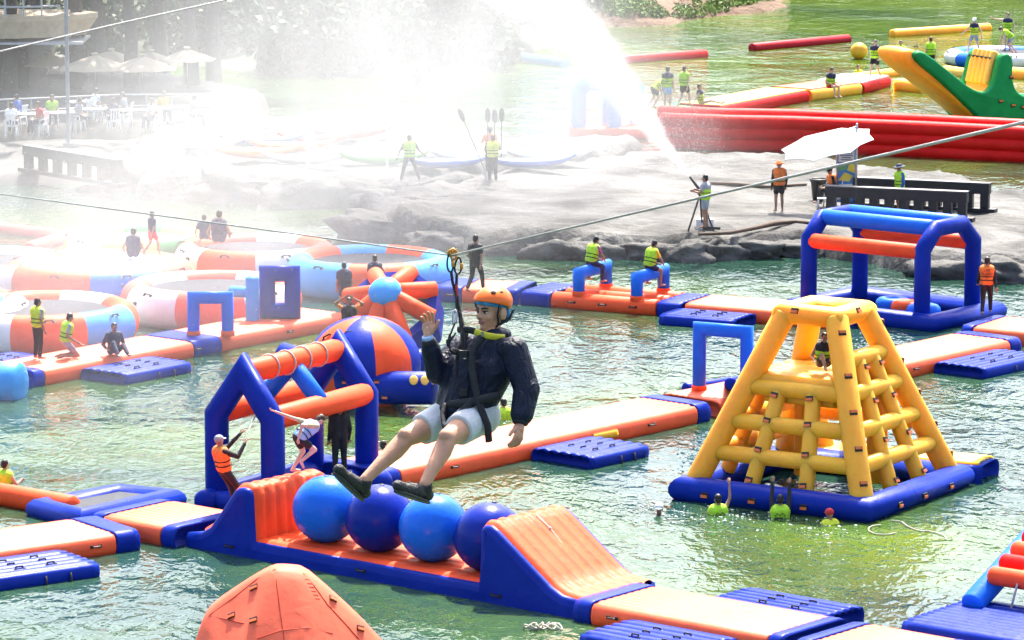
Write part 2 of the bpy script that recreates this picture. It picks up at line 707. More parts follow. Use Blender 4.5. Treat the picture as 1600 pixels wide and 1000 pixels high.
GRASS = simple('bank_grass', (0.13, 0.21, 0.025), 0.7, vary=0.45, nscale=0.8)
LEAF = simple('forest_leaf', (0.045, 0.085, 0.022), 0.6, vary=0.5, nscale=0.25)
pts = []
while len(pts) < 30000:
    px, py = random.uniform(915, 1235), random.uniform(-42, 40)
    p = G(px, py)
    d = poly_sdf(bank, p.x, p.y)
    if d < 0.8:
        continue
    k = fbm(p.x * 0.35, p.y * 0.12, 8)
    left = sstep(7.2, 5.2, p.x)
    if k + d * 0.05 + left * 1.2 + 0.12 < random.uniform(-0.1, 0.25):
        continue
    pts.append((p.x, p.y, bank_h(p.x, p.y, d) + random.uniform(0, 0.2 + 1.2 * left * random.random())))
leaf_cloud('bank_grass', pts, 0.13, GRASS, None, 'stuff', 0.3)['label'] = 'bright green grass and weeds growing on the far earth bank'

# ---- wooded hillside beyond the lake
HILL = simple('hill_soil', (0.035, 0.05, 0.022), 0.9, vary=0.4, nscale=0.2, bump=0.6, bscale=0.8)


def hill_start(x):
    return 188 + 66 * sstep(-2.0, 12.0, x) + 6 * fbm(x * 0.08, 1.0, 3)


def hill_h(x, y):
    d = y - hill_start(x)
    if d < 0:
        return d * 0.5
    top = 8 + 12 * sstep(2.0, 20.0, x) + 4 * fbm(x * 0.02, y * 0.02, 9)
    return top * sstep(0, 46, d) * 0.9 + 0.04 * d + 1.6 * fbm(x * 0.09, y * 0.09, 2) * sstep(0, 12, d)


vs, fs = [], []
NX, NY = 110, 50
for j in range(NY):
    for i in range(NX):
        x = -170 + 340 * i / (NX - 1)
        y = hill_start(x) - 4 + (j / (NY - 1)) ** 1.4 * 130
        vs.append((x, y, hill_h(x, y)))
for j in range(NY - 1):
    for i in range(NX - 1):
        fs.append((j * NX + i, j * NX + i + 1, (j + 1) * NX + i + 1, (j + 1) * NX + i))
MB().add(vs, fs).build('hillside', HILL, None, True, 'structure')
pts, npts = [], []
for _ in range(1500):
    x = random.uniform(-130, 140)
    y = hill_start(x) + 1 + random.random() ** 1.5 * 80
    hh_ = hill_h(x, y)
    r = random.uniform(1.6, 3.6) * (0.55 + 0.45 * sstep(2.0, 20.0, x))
    near = abs(x) < 40 and y < hill_start(x) + 25
    for _k in range(420 if near else 22):
        t = V((random.gauss(0, 1), random.gauss(0, 1), random.gauss(0, 1))).normalized() * r * random.uniform(0.75, 1.05)
        (npts if near else pts).append((x + t.x, y + t.y, hh_ + r * 0.9 + t.z * 1.1))
leaf_cloud('lakeside_thicket', npts, 0.22, LEAF, None, 'stuff')['label'] = 'dark thicket along the shore behind the mist'
leaf_cloud('hillside_forest', pts, 0.6, LEAF, None, 'stuff')['label'] = 'dark green forest covering the hillside beyond the lake'
# ================================================================== INFLATABLES
def fr(A, B, z=0.0):
    a, c = G(*A, z), G(*B, z)
    d = c - a
    return a, atan2(d.y, d.x), d.length


# shared little fittings
_h = MB()
_h.tube([(-0.09, 0, 0), (-0.07, 0, 0.045), (0.07, 0, 0.045), (0.09, 0, 0)], 0.018, 6, 0)
_h.box((-0.1, 0, 0.004), (0.07, 0.07, 0.012))
_h.box((0.1, 0, 0.004), (0.07, 0.07, 0.012))
HANDLE_ME = _h.mesh('handle')
HANDLE_ME.materials.append(DARK)
_h = MB()
_h.box((0, 0, 0.012), (0.15, 0.10, 0.02))
_h.box((0, -0.02, 0.032), (0.13, 0.05, 0.022))
TAB_ME = _h.mesh('grab_tab')
TAB_ME.materials.append(TABO)
TAB_ME.materials.append(DARK)
for i_, p_ in enumerate(TAB_ME.polygons):
    p_.material_index = 1 if i_ < 6 else 0


def fitting(me, name, parent, loc, nrm=(0, 0, 1), along=(1, 0, 0), s=1.0):
    o = bpy.data.objects.new(name, me)
    COL.objects.link(o)
    o.parent = parent
    z = V(nrm).normalized()
    x = V(along) - z * V(along).dot(z)
    x = x.normalized() if x.length > 1e-4 else z.orthogonal().normalized()
    M = Matrix((x, z.cross(x), z)).transposed().to_4x4() * s
    M[3][3] = 1
    o.matrix_local = Matrix.Translation(V(loc)) @ M
    return o


def deck(label, A, B, w, segs, h=0.42, ribs=8, group='floating walkways', name='floating_walkway', top=None, amp=0.025, handles=2):
    """a walkway of air mats; A-B is its near waterline; segs = (share of length, material, part name)"""
    a, rz, Ln = fr(A, B)
    t = thing(name, label, 'walkway', a, rz, group)
    x = 0.0
    tot = sum(q[0] for q in segs)
    for i, q in enumerate(segs):
        x1 = x + Ln * q[0] / tot
        MB().pad(x, x1 - 0.012, 0, w, -0.12, h + (0.012 if q[1] is NAVY else 0), 0 if q[1] is NAVY else ribs, amp, 0.16 if i == 0 else 0.05, 0.16 if i == len(segs) - 1 else 0.05).build(q[2] if len(q) > 2 else 'air_mat', DECKO if q[1] is ORANGE else q[1], t)
        if top and q[1] in (RED, YELLOW, ORANGE):
            MB().pad(x + 0.1, x1 - 0.1, 0.14, w - 0.14, h - 0.06, h + 0.02, ribs, amp, 0.05, 0.05).build('deck_surface', top, t)
        x = x1
    for k in range(handles):
        fitting(HANDLE_ME, 'handle', t, (Ln * (0.2 + 0.6 * k / max(1, handles - 1)), -0.012, h * 0.5), (0, -1, 0))
    t['len'] = Ln
    return t


def side_mat(label, base, x0, x1, y0, y1, h=0.3, ribs=5, mat=None):
    """low mat moored beside a walkway, given in that walkway's own axes"""
    M = Matrix.Translation(base.location) @ Matrix.Rotation(base.rotation_euler.z, 4, 'Z')
    t = thing('boarding_mat', label, 'mat', M @ V((x0, y0, 0)), base.rotation_euler.z, 'navy boarding mats')
    Lx, Ly = x1 - x0, y1 - y0
    MB().pad(0, Lx, 0, Ly, -0.1, h, ribs, 0.06, 0.22, 0.22).build('air_mat', mat or NAVY, t)
    for i in range(3):
        for j in range(2):
            fitting(HANDLE_ME, 'handle', t, (Lx * (0.38 + 0.28 * j), Ly * (0.3 + 0.2 * i), h - 0.02), (0, 0, 1), (1, 0, 0))
    for j in range(2):
        MB().tube([(Lx * (0.5 + 0.22 * j), -0.02, h * 0.6), (Lx * (0.5 + 0.22 * j), -0.06, 0.0), (Lx * (0.5 + 0.22 * j), 0.05, -0.2)], 0.02, 6, 0).build('strap', DARK, t)
    return t


SG = [(0.5, NAVY, 'end_mat'), (6, ORANGE, 'air_mat'), (0.5, NAVY, 'end_mat')]
w1 = deck('orange walkway running off the left edge beside the lower left boarding mat', (-150, 912), (222, 859), 2.1, [(5.4, ORANGE), (0.65, NAVY, 'end_mat')])
side_mat('navy boarding mat at the lower left corner beside the orange walkway', w1, w1['len'] - 4.6, w1['len'] - 2.0, -1.75, 0.0)
c1 = deck('square orange striped platform with blue edges left of the ball bridge', (140, 832), (274, 857), 2.3, [(0.4, NAVY, 'end_mat'), (2.0, ORANGE), (0.5, NAVY, 'end_mat')], ribs=9, handles=0)
# blue frame mat with a grey mesh field
a, rz, Ln = fr((128, 822), (268, 791))
t = thing('mesh_mat', 'blue mat with a grey mesh field between orange tube and striped platform', 'mat', a, rz)
MB().tube([(0, 0, 0.12), (Ln, 0.1, 0.12), (Ln - 0.3, 1.35, 0.12), (0.25, 1.5, 0.12)], 0.27, 12, closed=True).build('rim_tube', NAVY, t)
MB().pad(0.1, Ln - 0.15, 0.15, 1.35, 0.02, 0.26, 0, 0, 0.05, 0.05).build('mesh_field', MESHG, t)
tb = MB().tube([G(-60, 762, 0.2), G(112, 792, 0.2)], 0.26, 16, 0.4).build('orange_tube', ORANGE)
tag(tb, 'orange boom tube at the left edge in front of the whitened water', 'boom')

w2 = deck('orange walkway leading right from the foot of the ball bridge ramp', (893, 970), (1223, 1031), 2.2, [(0.55, NAVY, 'end_mat'), (5, ORANGE), (0.45, NAVY, 'end_mat')])
side_mat('navy boarding mat cut by the bottom edge in front of the walkway', w2, 1.5, 4.1, -1.7, 0.0)
side_mat('navy boarding mat behind the orange walkway at lower right', w2, 1.6, 4.4, 2.22, 3.7)
w2b = deck('orange walkway piece at the bottom right beside the rung ladder pad', (1238, 1034), (1420, 1068), 2.2, [(0.5, NAVY, 'end_mat'), (3, ORANGE), (0.5, NAVY, 'end_mat')])
# pad with the red rung ladder
a, rz, Ln = fr((1405, 1002), (1640, 1042))
t = thing('rung_ladder', 'blue climbing ladder with red rung tubes at the right edge', 'ladder', a, rz)
MB().pad(0, Ln, 0, 2.7, -0.12, 0.42, 10, 0.04, 0.2, 0.2).build('base_mat', NAVY, t)
for xx in (0.45, Ln - 0.3):
    MB().tube([(xx, 1.9, 0.45), (xx, 5.6, 2.05), (xx, 7.4, 2.05)], 0.24, 14, 0.4).build('side_beam', BLUE, t)
    MB().tube([(xx, 7.2, 2.0), (xx, 7.2, -0.1)], 0.24, 14, 0.3).build('post', BLUE, t)
for k in range(8):
    yy = 2.42 + 0.42 * k
    MB().tube([(0.62, yy, 0.72 + 0.432 * (yy - 1.9)), (Ln - 0.5, yy, 0.72 + 0.432 * (yy - 1.9))], 0.19, 14, 0.7).build('rung', RED if k % 2 else ORANGE, t)
MB().tube([(1.55, 5.7, 2.6), (1.5, 4.2, 1.95), (1.35, 3.0, 1.42), (1.25, 2.3, 1.05), (1.2, 2.1, 0.44)], 0.022, 6, 0).build('rope', ROPE, t)

w3 = deck('long orange ribbed walkway crossing behind the zip line rider', (600, 768), (1113, 657), 2.0, [(0.6, NAVY, 'end_mat'), (11.0, ORANGE), (0.55, NAVY, 'end_mat')], h=0.45, ribs=9, amp=0.04, handles=3)
side_mat('navy boarding mat in front of the long walkway right of the rider', w3, 5.0, 7.2, -1.85, 0.0)
MB().pad(7.3, 8.2, -0.03, 0.1, 0.08, 0.3, 0, 0, 0.02, 0.02).build('step_patch', YELLOW, w3)
w6 = deck('orange walkway carrying blue arches behind the yellow climbing tower', (1126, 654), (1388, 600), 2.0, [(3, ORANGE), (0.3, NAVY, 'end_mat'), (3, ORANGE)])


def arch(label, pts, r, mat, cat='arch', name='inflatable_arch', foot=None, group='arches over the walkways'):
    c = (V(pts[0]) + V(pts[-1])) / 2
    t = thing(name, label, cat, c, 0, group)
    MB().tube([V(p) - c for p in pts], r, 14, 0.2).build('arch_tube', mat, t)
    for p in (pts[0], pts[-1]):
        q = V(p) - c
        MB().tube([q + V((0, 0, -0.02)), q + V((0, 0, 0.12))], r * 1.12, 12, 0.1).build('foot_collar', foot or ORANGE, t)
    return t


def ladd(base, x, y, z):
    return Matrix.Translation(base.location) @ Matrix.Rotation(base.rotation_euler.z, 4, 'Z') @ V((x, y, z))


arch('light blue arch standing on the walkway left of the yellow tower', [ladd(w6, 0.95, 1.5, 0.42), ladd(w6, 0.95, 1.5, 1.98), ladd(w6, 1.3, 0.25, 1.98), ladd(w6, 1.3, 0.25, 0.42)], 0.17, BLUE)
arch('wide blue arch mostly hidden behind the yellow tower top', [G(1180, 600, 0.42), G(1180, 600, 2.25), G(1333, 598, 2.25), G(1333, 598, 0.42)], 0.17, BLUE)
o = MB().tube([G(1142, 600, 0.4), G(1142, 600, 0.98)], 0.17, 12, 0.4).build('marker_post', NAVY)
tag(o, 'short navy post under the light blue arch', 'post')
o = MB().tube([G(1072, 608, 0.12), G(1160, 596, 0.12)], 0.17, 12, 0.4).build('navy_tube', NAVY)
tag(o, 'navy tube floating behind the light blue arch', 'boom')

w4 = deck('orange walkway right of the yellow tower ending at the right edge', (1388, 598), (1598, 551), 2.0, [(0.5, NAVY, 'end_mat'), (4.6, ORANGE), (0.5, NAVY, 'end_mat')])
side_mat('navy boarding mat at the right edge in front of the walkway', w4, 2.0, 5.0, -1.6, 0.0)
deck('bleached orange walkway running right from the blue cage', (1500, 532), (1760, 556), 2.4, [(0.4, NAVY, 'end_mat'), (5, ORANGE)])

# hurdle walkway
a, rz, Ln = fr((862, 480), (1022, 493))
w7 = thing('hurdle_walkway', 'orange float of open tubes carrying two blue hurdles', 'walkway', a, rz, 'floating walkways')
for yy in (0.24, 1.05, 1.85):
    MB().tube([(0.0, yy, 0.16), (Ln, yy, 0.16)], 0.28, 14, 0.2).build('float_tube', ORANGE, w7)
MB().pad(-1.05, -0.05, 0, 2.1, -0.12, 0.42, 6, 0.04).build('end_mat', NAVY, w7)
MB().pad(Ln + 0.05, Ln + 0.85, 0, 2.1, -0.12, 0.42, 6, 0.04).build('end_mat', NAVY, w7)
for k in range(3):
    fitting(HANDLE_ME, 'handle', w7, (Ln * (0.2 + 0.3 * k), -0.03, 0.2), (0, -1, 0))
for nm, xx in (('blue hurdle under the sitter in a purple shirt', 0.78), ('blue hurdle under the sitter in a yellow shirt', 2.65)):
    t = thing('blue_hurdle', nm, 'hurdle', ladd(w7, xx, 0.2, 0.4), rz, 'blue hurdles')
    MB().tube([(0, 0, 0), (0, 0, 0.62), (0, 1.75, 0.62), (0, 1.75, 0)], 0.18, 14, 0.1).build('hurdle_tube', BLUE, t)
    for yy in (0, 1.75):
        MB().tube([(0, yy, -0.02), (0, yy, 0.1)], 0.2, 12, 0.1).build('foot_collar', ORANGE, t)
w7b = deck('orange walkway between the hurdles and the blue cage', (1068, 496), (1320, 516), 2.1, [(6, ORANGE), (0.5, NAVY, 'end_mat')])
side_mat('navy boarding mat between the hurdles and the yellow tower', w7b, -0.1, 2.3, -1.5, 0.0)
deck('mist covered orange walkway left of the hurdles', (676, 470), (812, 476), 2.0, [(0.7, NAVY, 'end_mat'), (1, ORANGE), (0.4, NAVY, 'end_mat')])

# mist walkway at the left
w9 = deck('long orange and blue walkway in the mist at the left', (52, 606), (545, 512), 2.0, [(0.45, NAVY, 'end_mat'), (5.6, ORANGE), (1.1, NAVY, 'end_mat'), (5.2, ORANGE)], handles=3)
side_mat('navy boarding mat in front of the misty left walkway', w9, 1.7, 4.3, -1.6, 0.0)
side_mat('navy boarding mat half hidden behind the misty left walkway', w9, 0.4, 2.6, 2.05, 3.4)
o = MB().tube([G(-50, 596, 0.35), G(30, 600, 0.35)], 0.55, 24, 0.25).build('blue_roller', SKYB)
tag(o, 'big light blue roller cut by the left edge', 'roller')
arch('navy arch on the misty left walkway with a side arm', [ladd(w9, 6.9, 0.75, 0.42), ladd(w9, 6.9, 0.75, 1.45), ladd(w9, 7.5, 0.05, 1.45), ladd(w9, 7.5, 0.05, 0.42)], 0.17, BLUE)
t = thing('holed_wall', 'navy upright panel with an oval hole beside a light blue post', 'panel', ladd(w9, 10.6, 0.9, 0.42), w9.rotation_euler.z - 0.9)
MB().tube([(-0.35, 0, 0.2), (-0.35, 0, 1.25), (0.35, 0, 1.25), (0.35, 0, 0.2)], 0.23, 14, closed=True).build('panel_tube', NAVY, t)
MB().tube([(-0.75, -0.3, 0), (-0.75, -0.3, 1.15)], 0.19, 14, 0.5).build('post', SKYB, t)
MB().tube([(-0.8, -0.2, 0.75), (-1.35, 0.0, 0.75)], 0.16, 14, 0.4).build('arm', SKYB, t)

# ---- ball bridge
a, rz, BL = fr((290, 853), (905, 968))
BW = 2.45
t = thing('ball_bridge', 'long navy and orange ball bridge with a ramp at each end', 'ball bridge', a, rz)
k_ = BL / 615.0
prof = [(0, .05), (0, .28), (0.45, .36), (40 * k_, .5), (62 * k_, .95), (80 * k_, 1.34), (86 * k_, 1.43), (96 * k_, 1.46), (106 * k_, 1.42), (109 * k_, 1.3), (110 * k_, .9), (112 * k_, .34),
        (467 * k_, .34), (468 * k_, .9), (469 * k_, 1.45), (474 * k_, 1.54), (484 * k_, 1.55), (494 * k_, 1.46), (530 * k_, 1.02), (572 * k_, .52), (588 * k_, .4), (BL, .34), (BL, .05)]


def smooth_prof(p, it=1):
    return p


def bridge_strip(mb, i0, i1, ribs, amp, y0, y1, sub=4):
    pts = [V((p[0], 0, p[1])) for p in prof[i0:i1 + 1]]
    out = []
    for i in range(len(pts) - 1):
        for q in range(sub):
            out.append(pts[i].lerp(pts[i + 1], q / sub))
    out.append(pts[-1])
    ny = ribs * 6
    rows = []
    for i, p in enumerate(out):
        a_ = out[max(0, i - 2)]
        b_ = out[min(len(out) - 1, i + 2)]
        d = (b_ - a_).normalized()
        n = V((-d.z, 0, d.x))
        row = []
        for j in range(ny + 1):
            s_ = j / ny
            f_ = amp * abs(sin(pi * ribs * s_)) ** 0.6
            edge = min(1, min(s_, 1 - s_) * 14)
            row.append(V((p.x, y0 + (y1 - y0) * s_, p.z)) + n * (f_ * 1.0 + 0.05 * sqrt(edge) - 0.02))
        rows.append(row)
    mb.loft(rows, cap=False, closed=False)


for nm, i0, i1, rb in (('ramp_surface', 2, 11, 7), ('ball_floor', 11, 12, 7), ('ramp_surface', 12, 21, 7)):
    mb = MB()
    bridge_strip(mb, i0, i1, rb, 0.05 if nm != 'ball_floor' else 0.03, 0.10, BW - 0.10, 4)
    # turn faces outwards
    mb.f = [f_[::-1] for f_ in mb.f]
    mb.build(nm, ORANGE, t)
for side in (0, 1):
    mb = MB()
    y = 0.0 if side == 0 else BW
    sg = 1 if side == 0 else -1
    cx, cz = BL / 2, 0.3
    rings = []
    for ins, off in ((0.0, 0.16), (0.0, 0.08), (0.02, 0.03), (0.07, 0.0), (0.16, -0.02)):
        rg = []
        m_ = len(prof)
        for i, p in enumerate(prof):
            a_ = V(prof[i - 1])
            b_ = V(prof[(i + 1) % m_])
            d = (b_ - a_).normalized()
            n = V((d.y, -d.x))
            q = V(p) + n * ins
            rg.append(V((q.x, y + sg * off, max(q.y, -0.15 if i in (0, m_ - 1) else 0.0))))
        rg.append(V((BL - 0.05, y + sg * off, -0.2)))
        rg.append(V((0.05, y + sg * off, -0.2)))
        rings.append(rg)
    mb.loft(rings, cap=False)
    n = len(rings[0])
    mb.add(rings[-1], [tuple(range(n)) if side else tuple(range(n - 1, -1, -1))])
    mb.build('side_wall', NAVY, t)
MB().box((BL / 2, BW / 2, 0.0), (BL - 0.3, BW - 0.5, 0.3)).build('hull', NAVY, t, False)
for xx in (1.3, 5.0, 8.6):
    fitting(HANDLE_ME, 'handle', t, (xx, -0.03, 0.18), (0, -1, 0))
rp_ = [(BL * 0.80, 1.3, 1.58), (BL * 0.83, 1.32, 1.36), (BL * 0.88, 1.28, 0.93), (BL * 0.93, 1.2, 0.56), (BL * 0.95, 1.15, 0.47)]
MB().tube(rp_, 0.018, 6, 0).build('rope', ROPE, t)
for p in rp_[1:-1]:
    MB().ell(p, 0.04, 8, 6).build('knot', ROPE, t)
bridge = t
for i, (mt, lb) in enumerate(((BALLB, 'light blue ball nearest the left orange ramp'), (BALLN, 'dark blue ball second from the left ramp'),
                              (BALLB, 'light blue ball third from the left ramp'), (BALLN, 'dark blue ball half hidden by the right ramp'))):
    xx = 178 * k_ + i * 1.47
    p = ladd(bridge, xx + 0.1, 0.93, 0.36 + 0.71)
    o = thing('giant_ball', lb, 'ball', p - V((0, 0, 0.71)), 0.3 * i, 'giant balls on the ball bridge')
    MB().ell((0, 0, 0.71), (0.715, 0.715, 0.705), 40, 26).build('shell', mt, o)
    MB().ell((0.05 * i, -0.02, 1.41), (0.06, 0.05, 0.02), 10, 6).build('valve', DARK, o)

# ---- orange climbing dome in front
c = G(432, 1062)
t = thing('climbing_dome', 'salmon orange faceted climbing dome with grab tabs at the bottom edge', 'dome', c, 0.0)
s_ = 84.0
hull = [(-138, 0, 0.1), (-70, -1.9, 0.1), (70, -1.9, 0.1), (215, -0.2, 0.1), (120, 1.6, 0.1), (-70, 1.6, 0.1)]
import bmesh
bm = bmesh.new()
tops = [(-107, 0.0, 1.26), (-107, 0.6, 1.26), (-40, 0.0, 1.90), (0, -0.3, 2.12), (0, 0.4, 2.12), (43, -0.25, 2.08), (43, 0.4, 2.08), (72, 0.0, 1.62), (118, 0.0, 1.12), (12, -1.2, 1.15), (-60, -0.95, 1.0)]
for q in hull + tops:
    bm.verts.new((q[0] / s_, q[1] * 0.85, q[2]))
bmesh.ops.convex_hull(bm, input=bm.verts)
for _v in [v_ for v_ in bm.verts if not v_.link_faces]:
    bm.verts.remove(_v)
bmesh.ops.triangulate(bm, faces=bm.faces)
bmesh.ops.subdivide_edges(bm, edges=bm.edges, cuts=5, use_grid_fill=True, smooth=0.06)
for _v in bm.verts:
    _v.co += _v.normal * 0.02
for _k in range(2):
    bmesh.ops.smooth_vert(bm, verts=bm.verts, factor=0.5, use_axis_x=True, use_axis_y=True, use_axis_z=True)
for f_ in bm.faces:
    f_.smooth = True
me = bpy.data.meshes.new('dome_skin')
bm.to_mesh(me)
bm.free()
SALMON = vinyl('salmon_vinyl', (0.90, 0.15, 0.08), 0.5)
me.materials.append(SALMON)
o = bpy.data.objects.new('dome_skin', me)
COL.objects.link(o)
o.parent = t
dome = t
dome_skin = o

# ---- roof frame (monkey bars)
L1, L2 = G(340, 786), G(412, 797)
R1 = G(488, 742)
ax = (R1 - L1)
ax.z = 0
wv_ = V((ax.y, -ax.x, 0)).normalized()
HW = 1.5
t = thing('monkey_bar_frame', 'navy gabled frame with roped orange roof tubes behind the ball bridge', 'climbing frame', L1, 0.0)
r_ = 0.27
ez, az = 2.02, 3.02
for e_, nm in ((V((0, 0, 0)), 'near'), (ax, 'far')):
    b0, b1 = e_, e_ + wv_ * HW
    mid = (b0 + b1) / 2
    MB().tube([b0 + V((0, 0, 0.1)), b0 + V((0, 0, ez)), mid + V((0, 0, az)), b1 + V((0, 0, ez)), b1 + V((0, 0, 0.1))], r_, 16, 0.2).build('gable_frame', NAVY, t)
un = ax.normalized()
m0 = wv_ * HW / 2
MB().tube([m0 + un * 0.12 + V((0, 0, az - 0.02)), m0 + ax - un * 0.12 + V((0, 0, az - 0.02))], r_ * 0.96, 16, 0.2).build('ridge_tube', ORANGE, t)
for e_ in (V((0, 0, 0)), wv_ * HW):
    MB().tube([e_ + un * 0.1 + V((0, 0, ez + 0.02)), e_ + ax - un * 0.1 + V((0, 0, ez + 0.02))], r_ * 0.96, 16, 0.2).build('eave_tube', ORANGE, t)
    MB().tube([m0 + ax * 0.5 + V((0, 0, az - 0.08)), e_ + ax * 0.5 + V((0, 0, ez + 0.12))], 0.2, 14, 0.1).build('brace_tube', BLUE, t)
for k in range(4):
    c_ = m0 + ax * (0.26 + 0.17 * k) + V((0, 0, az - 0.02))
    rg = [c_ + wv_ * (cos(q * pi / 8) * 0.275) + V((0, 0, sin(q * pi / 8) * 0.275)) for q in range(16)]
    MB().tube(rg, 0.022, 6, closed=True).build('rope_loop', ROPE, t)
for e_ in (V((0, 0, 0)), wv_ * HW):
    MB().tube([e_ - un * 0.5 + V((0, 0, 0.12)), e_ + ax + un * 0.6 + V((0, 0, 0.12))], 0.27, 14, 0.6).build('float_tube', NAVY, t)
for e_ in (-un * 0.2, ax + un * 0.3):
    MB().tube([e_ + V((0, 0, 0.1)), e_ + wv_ * HW + V((0, 0, 0.1))], 0.25, 14, 0.3).build('float_tube', NAVY, t)
hframe = t
o = MB().ell(G(590, 752, 0.3), (0.34, 0.34, 0.3), 18, 12).build('float_buoy', NAVY)
tag(o, 'small navy buoy between the ball bridge and the long walkway', 'buoy')

# ---- striped rocker with arms
c = G(570, 628)
t = thing('striped_rocker', 'striped blue and orange round rocker with stubby blue arms', 'rocker', c, 0.0)
RX, RZ, CZ = 1.42, 1.2, 0.98
NU = 48
for sidx in range(8):
    rows = []
    for i in range(0, 21):
        th = pi * (0.03 + 0.94 * i / 20)
        row = []
        for j in range(7):
            ph = 2 * pi * (sidx + j / 6) / 8 - 0.55
            bl = 1 + 0.012 * sin(pi * j / 6)
            row.append(V((RX * bl * sin(th) * cos(ph), RX * bl * sin(th) * sin(ph), CZ + RZ * bl * cos(th))))
        rows.append(row)
    mb = MB().loft(rows, cap=False, closed=False)
    mb.build('stripe_panel', NAVY if sidx % 2 == 0 else ORANGE, t)
for zz in (1, -1):
    MB().ell((0, 0, CZ + zz * RZ * 0.985), (0.2, 0.2, 0.03), 14, 6).build('end_cap', NAVY, t)
arms = [((-0.9, 0.35, 0.75), (-2.15, 1.1, 1.02), 0.33), ((-0.38, -1.0, 1.15), (-0.5, -1.62, 1.3), 0.36), ((0.1, -1.05, 0.55), (1.75, -1.5, 0.62), 0.42), ((1.0, 0.5, 0.9), (1.6, 0.9, 0.95), 0.3), ((0.1, 1.0, 0.9), (0.2, 1.9, 1.0), 0.33)]
for p0, p1, rr in arms:
    MB().tube([p0, p1], rr, 22, 0.22).build('arm', NAVY, t)
for xx in (1.28, 1.56):
    MB().ell((xx, -1.80 - 0.05 * (xx - 1.3), 0.87), (0.11, 0.035, 0.13), 14, 8, Matrix.Rotation(-0.5, 3, 'X')).build('grip_disc', PALEY, t)
for p, n in (((-0.9, -0.6, 1.75), (-0.5, -0.3, 0.8)), ((-0.35, -0.75, 1.88), (-0.2, -0.5, 0.85)), ((0.55, -0.6, 1.8), (0.4, -0.5, 0.8)), ((0.95, -0.45, 1.6), (0.6, -0.4, 0.7))):
    fitting(HANDLE_ME, 'handle', t, p, n, (1, 0, 0), 1.3)
for p in ((-0.2, -1.95 + 0.5, 0.92), (0.35, -1.48, 0.78), (0.55, -1.56, 0.4), (-0.45, -1.37, 0.75)):
    fitting(TAB_ME, 'grab_tab', t, p, (0, -1, 0.2), (1, 0, 0), 1.0)

# ---- spoked wheel behind it
c = G(612, 545)
t = thing('spoked_wheel', 'orange spoked wheel with a light blue hub and navy rim panels', 'wheel', c, 0.0)
ctr = V((-0.05, 0, 1.15))
axd = V((-0.18, -0.62, 0.76)).normalized()
u1 = axd.cross(V((0, 0, 1))).normalized()
u2 = u1.cross(axd)
hub = ctr + axd * 0.62
MB().ell(hub, (0.46, 0.46, 0.34), 24, 14, axd.to_track_quat('Z', 'Y').to_matrix()).build('hub', SKYB, t)
rim = []
for k in range(8):
    an = 2 * pi * (k + 0.3) / 8
    e_ = ctr + (u1 * cos(an) + u2 * sin(an)) * 1.32
    rim.append(e_)
    MB().tube([hub + (e_ - hub) * 0.2, e_], 0.235, 16, 0.15).build('spoke', ORANGE, t)
for k in range(8):
    a_, b_ = rim[k], rim[(k + 1) % 8]
    dn = -axd * 0.95
    o_ = (a_ + b_) / 2 - ctr
    o_ = o_.normalized() * 0.12
    mb = MB()
    rows = [[a_ + o_ * f_ + dn * g_ for g_ in (-0.1, 0.1, 0.5, 0.9, 1.05)] for f_ in (0.3,)]
    A_ = [a_, b_, b_ + dn, a_ + dn]
    inn = [p - o_ * 1.6 for p in A_]
    out = [p + o_ * 0.6 for p in A_]
    mb.add(inn + out, [(0, 3, 2, 1), (4, 5, 6, 7), (0, 1, 5, 4), (1, 2, 6, 5), (2, 3, 7, 6), (3, 0, 4, 7)])
    mb.build('rim_panel', NAVY, t, False)

# ---- yellow climbing tower
a0 = G(1048, 780)
a1 = G(1358, 818)
d = a1 - a0
rz = atan2(d.y, d.x)
S_ = 5.0
t = thing('climbing_tower', 'tall yellow inflatable climbing tower on a navy base', 'climbing tower', a0, rz)
B_ = [V((0.25, 0.25, 0.22)), V((S_ - 0.25, 0.25, 0.22)), V((S_ - 0.25, S_ - 0.25, 0.22)), V((0.25, S_ - 0.25, 0.22))]
MB().tube(B_, 0.3, 18, closed=True).build('base_ring', NAVY, t)
TS, TZ = 0.64, 4.12
cx = S_ / 2
off_ = V((0.0, 0.0, 0))
T_ = [V((cx + sx * TS, cx + sy * TS, TZ)) for sx, sy in ((-1, -1), (1, -1), (1, 1), (-1, 1))]
F_ = [b_ + V((0.18 * sx, 0.18 * sy, 0.2)) for b_, (sx, sy) in zip(B_, ((1, 1), (-1, 1), (-1, -1), (1, -1)))]
LEGR = 0.26
for k in range(4):
    MB().tube([F_[k], T_[k] + (F_[k] - T_[k]).normalized() * 0.05], LEGR, 16, 0.5).build('leg', YELLOW, t)
MB().tube(T_, 0.235, 16, closed=True).build('top_ring', YELLOW, t)


def on_leg(k, f_):
    return F_[k].lerp(T_[k], f_)


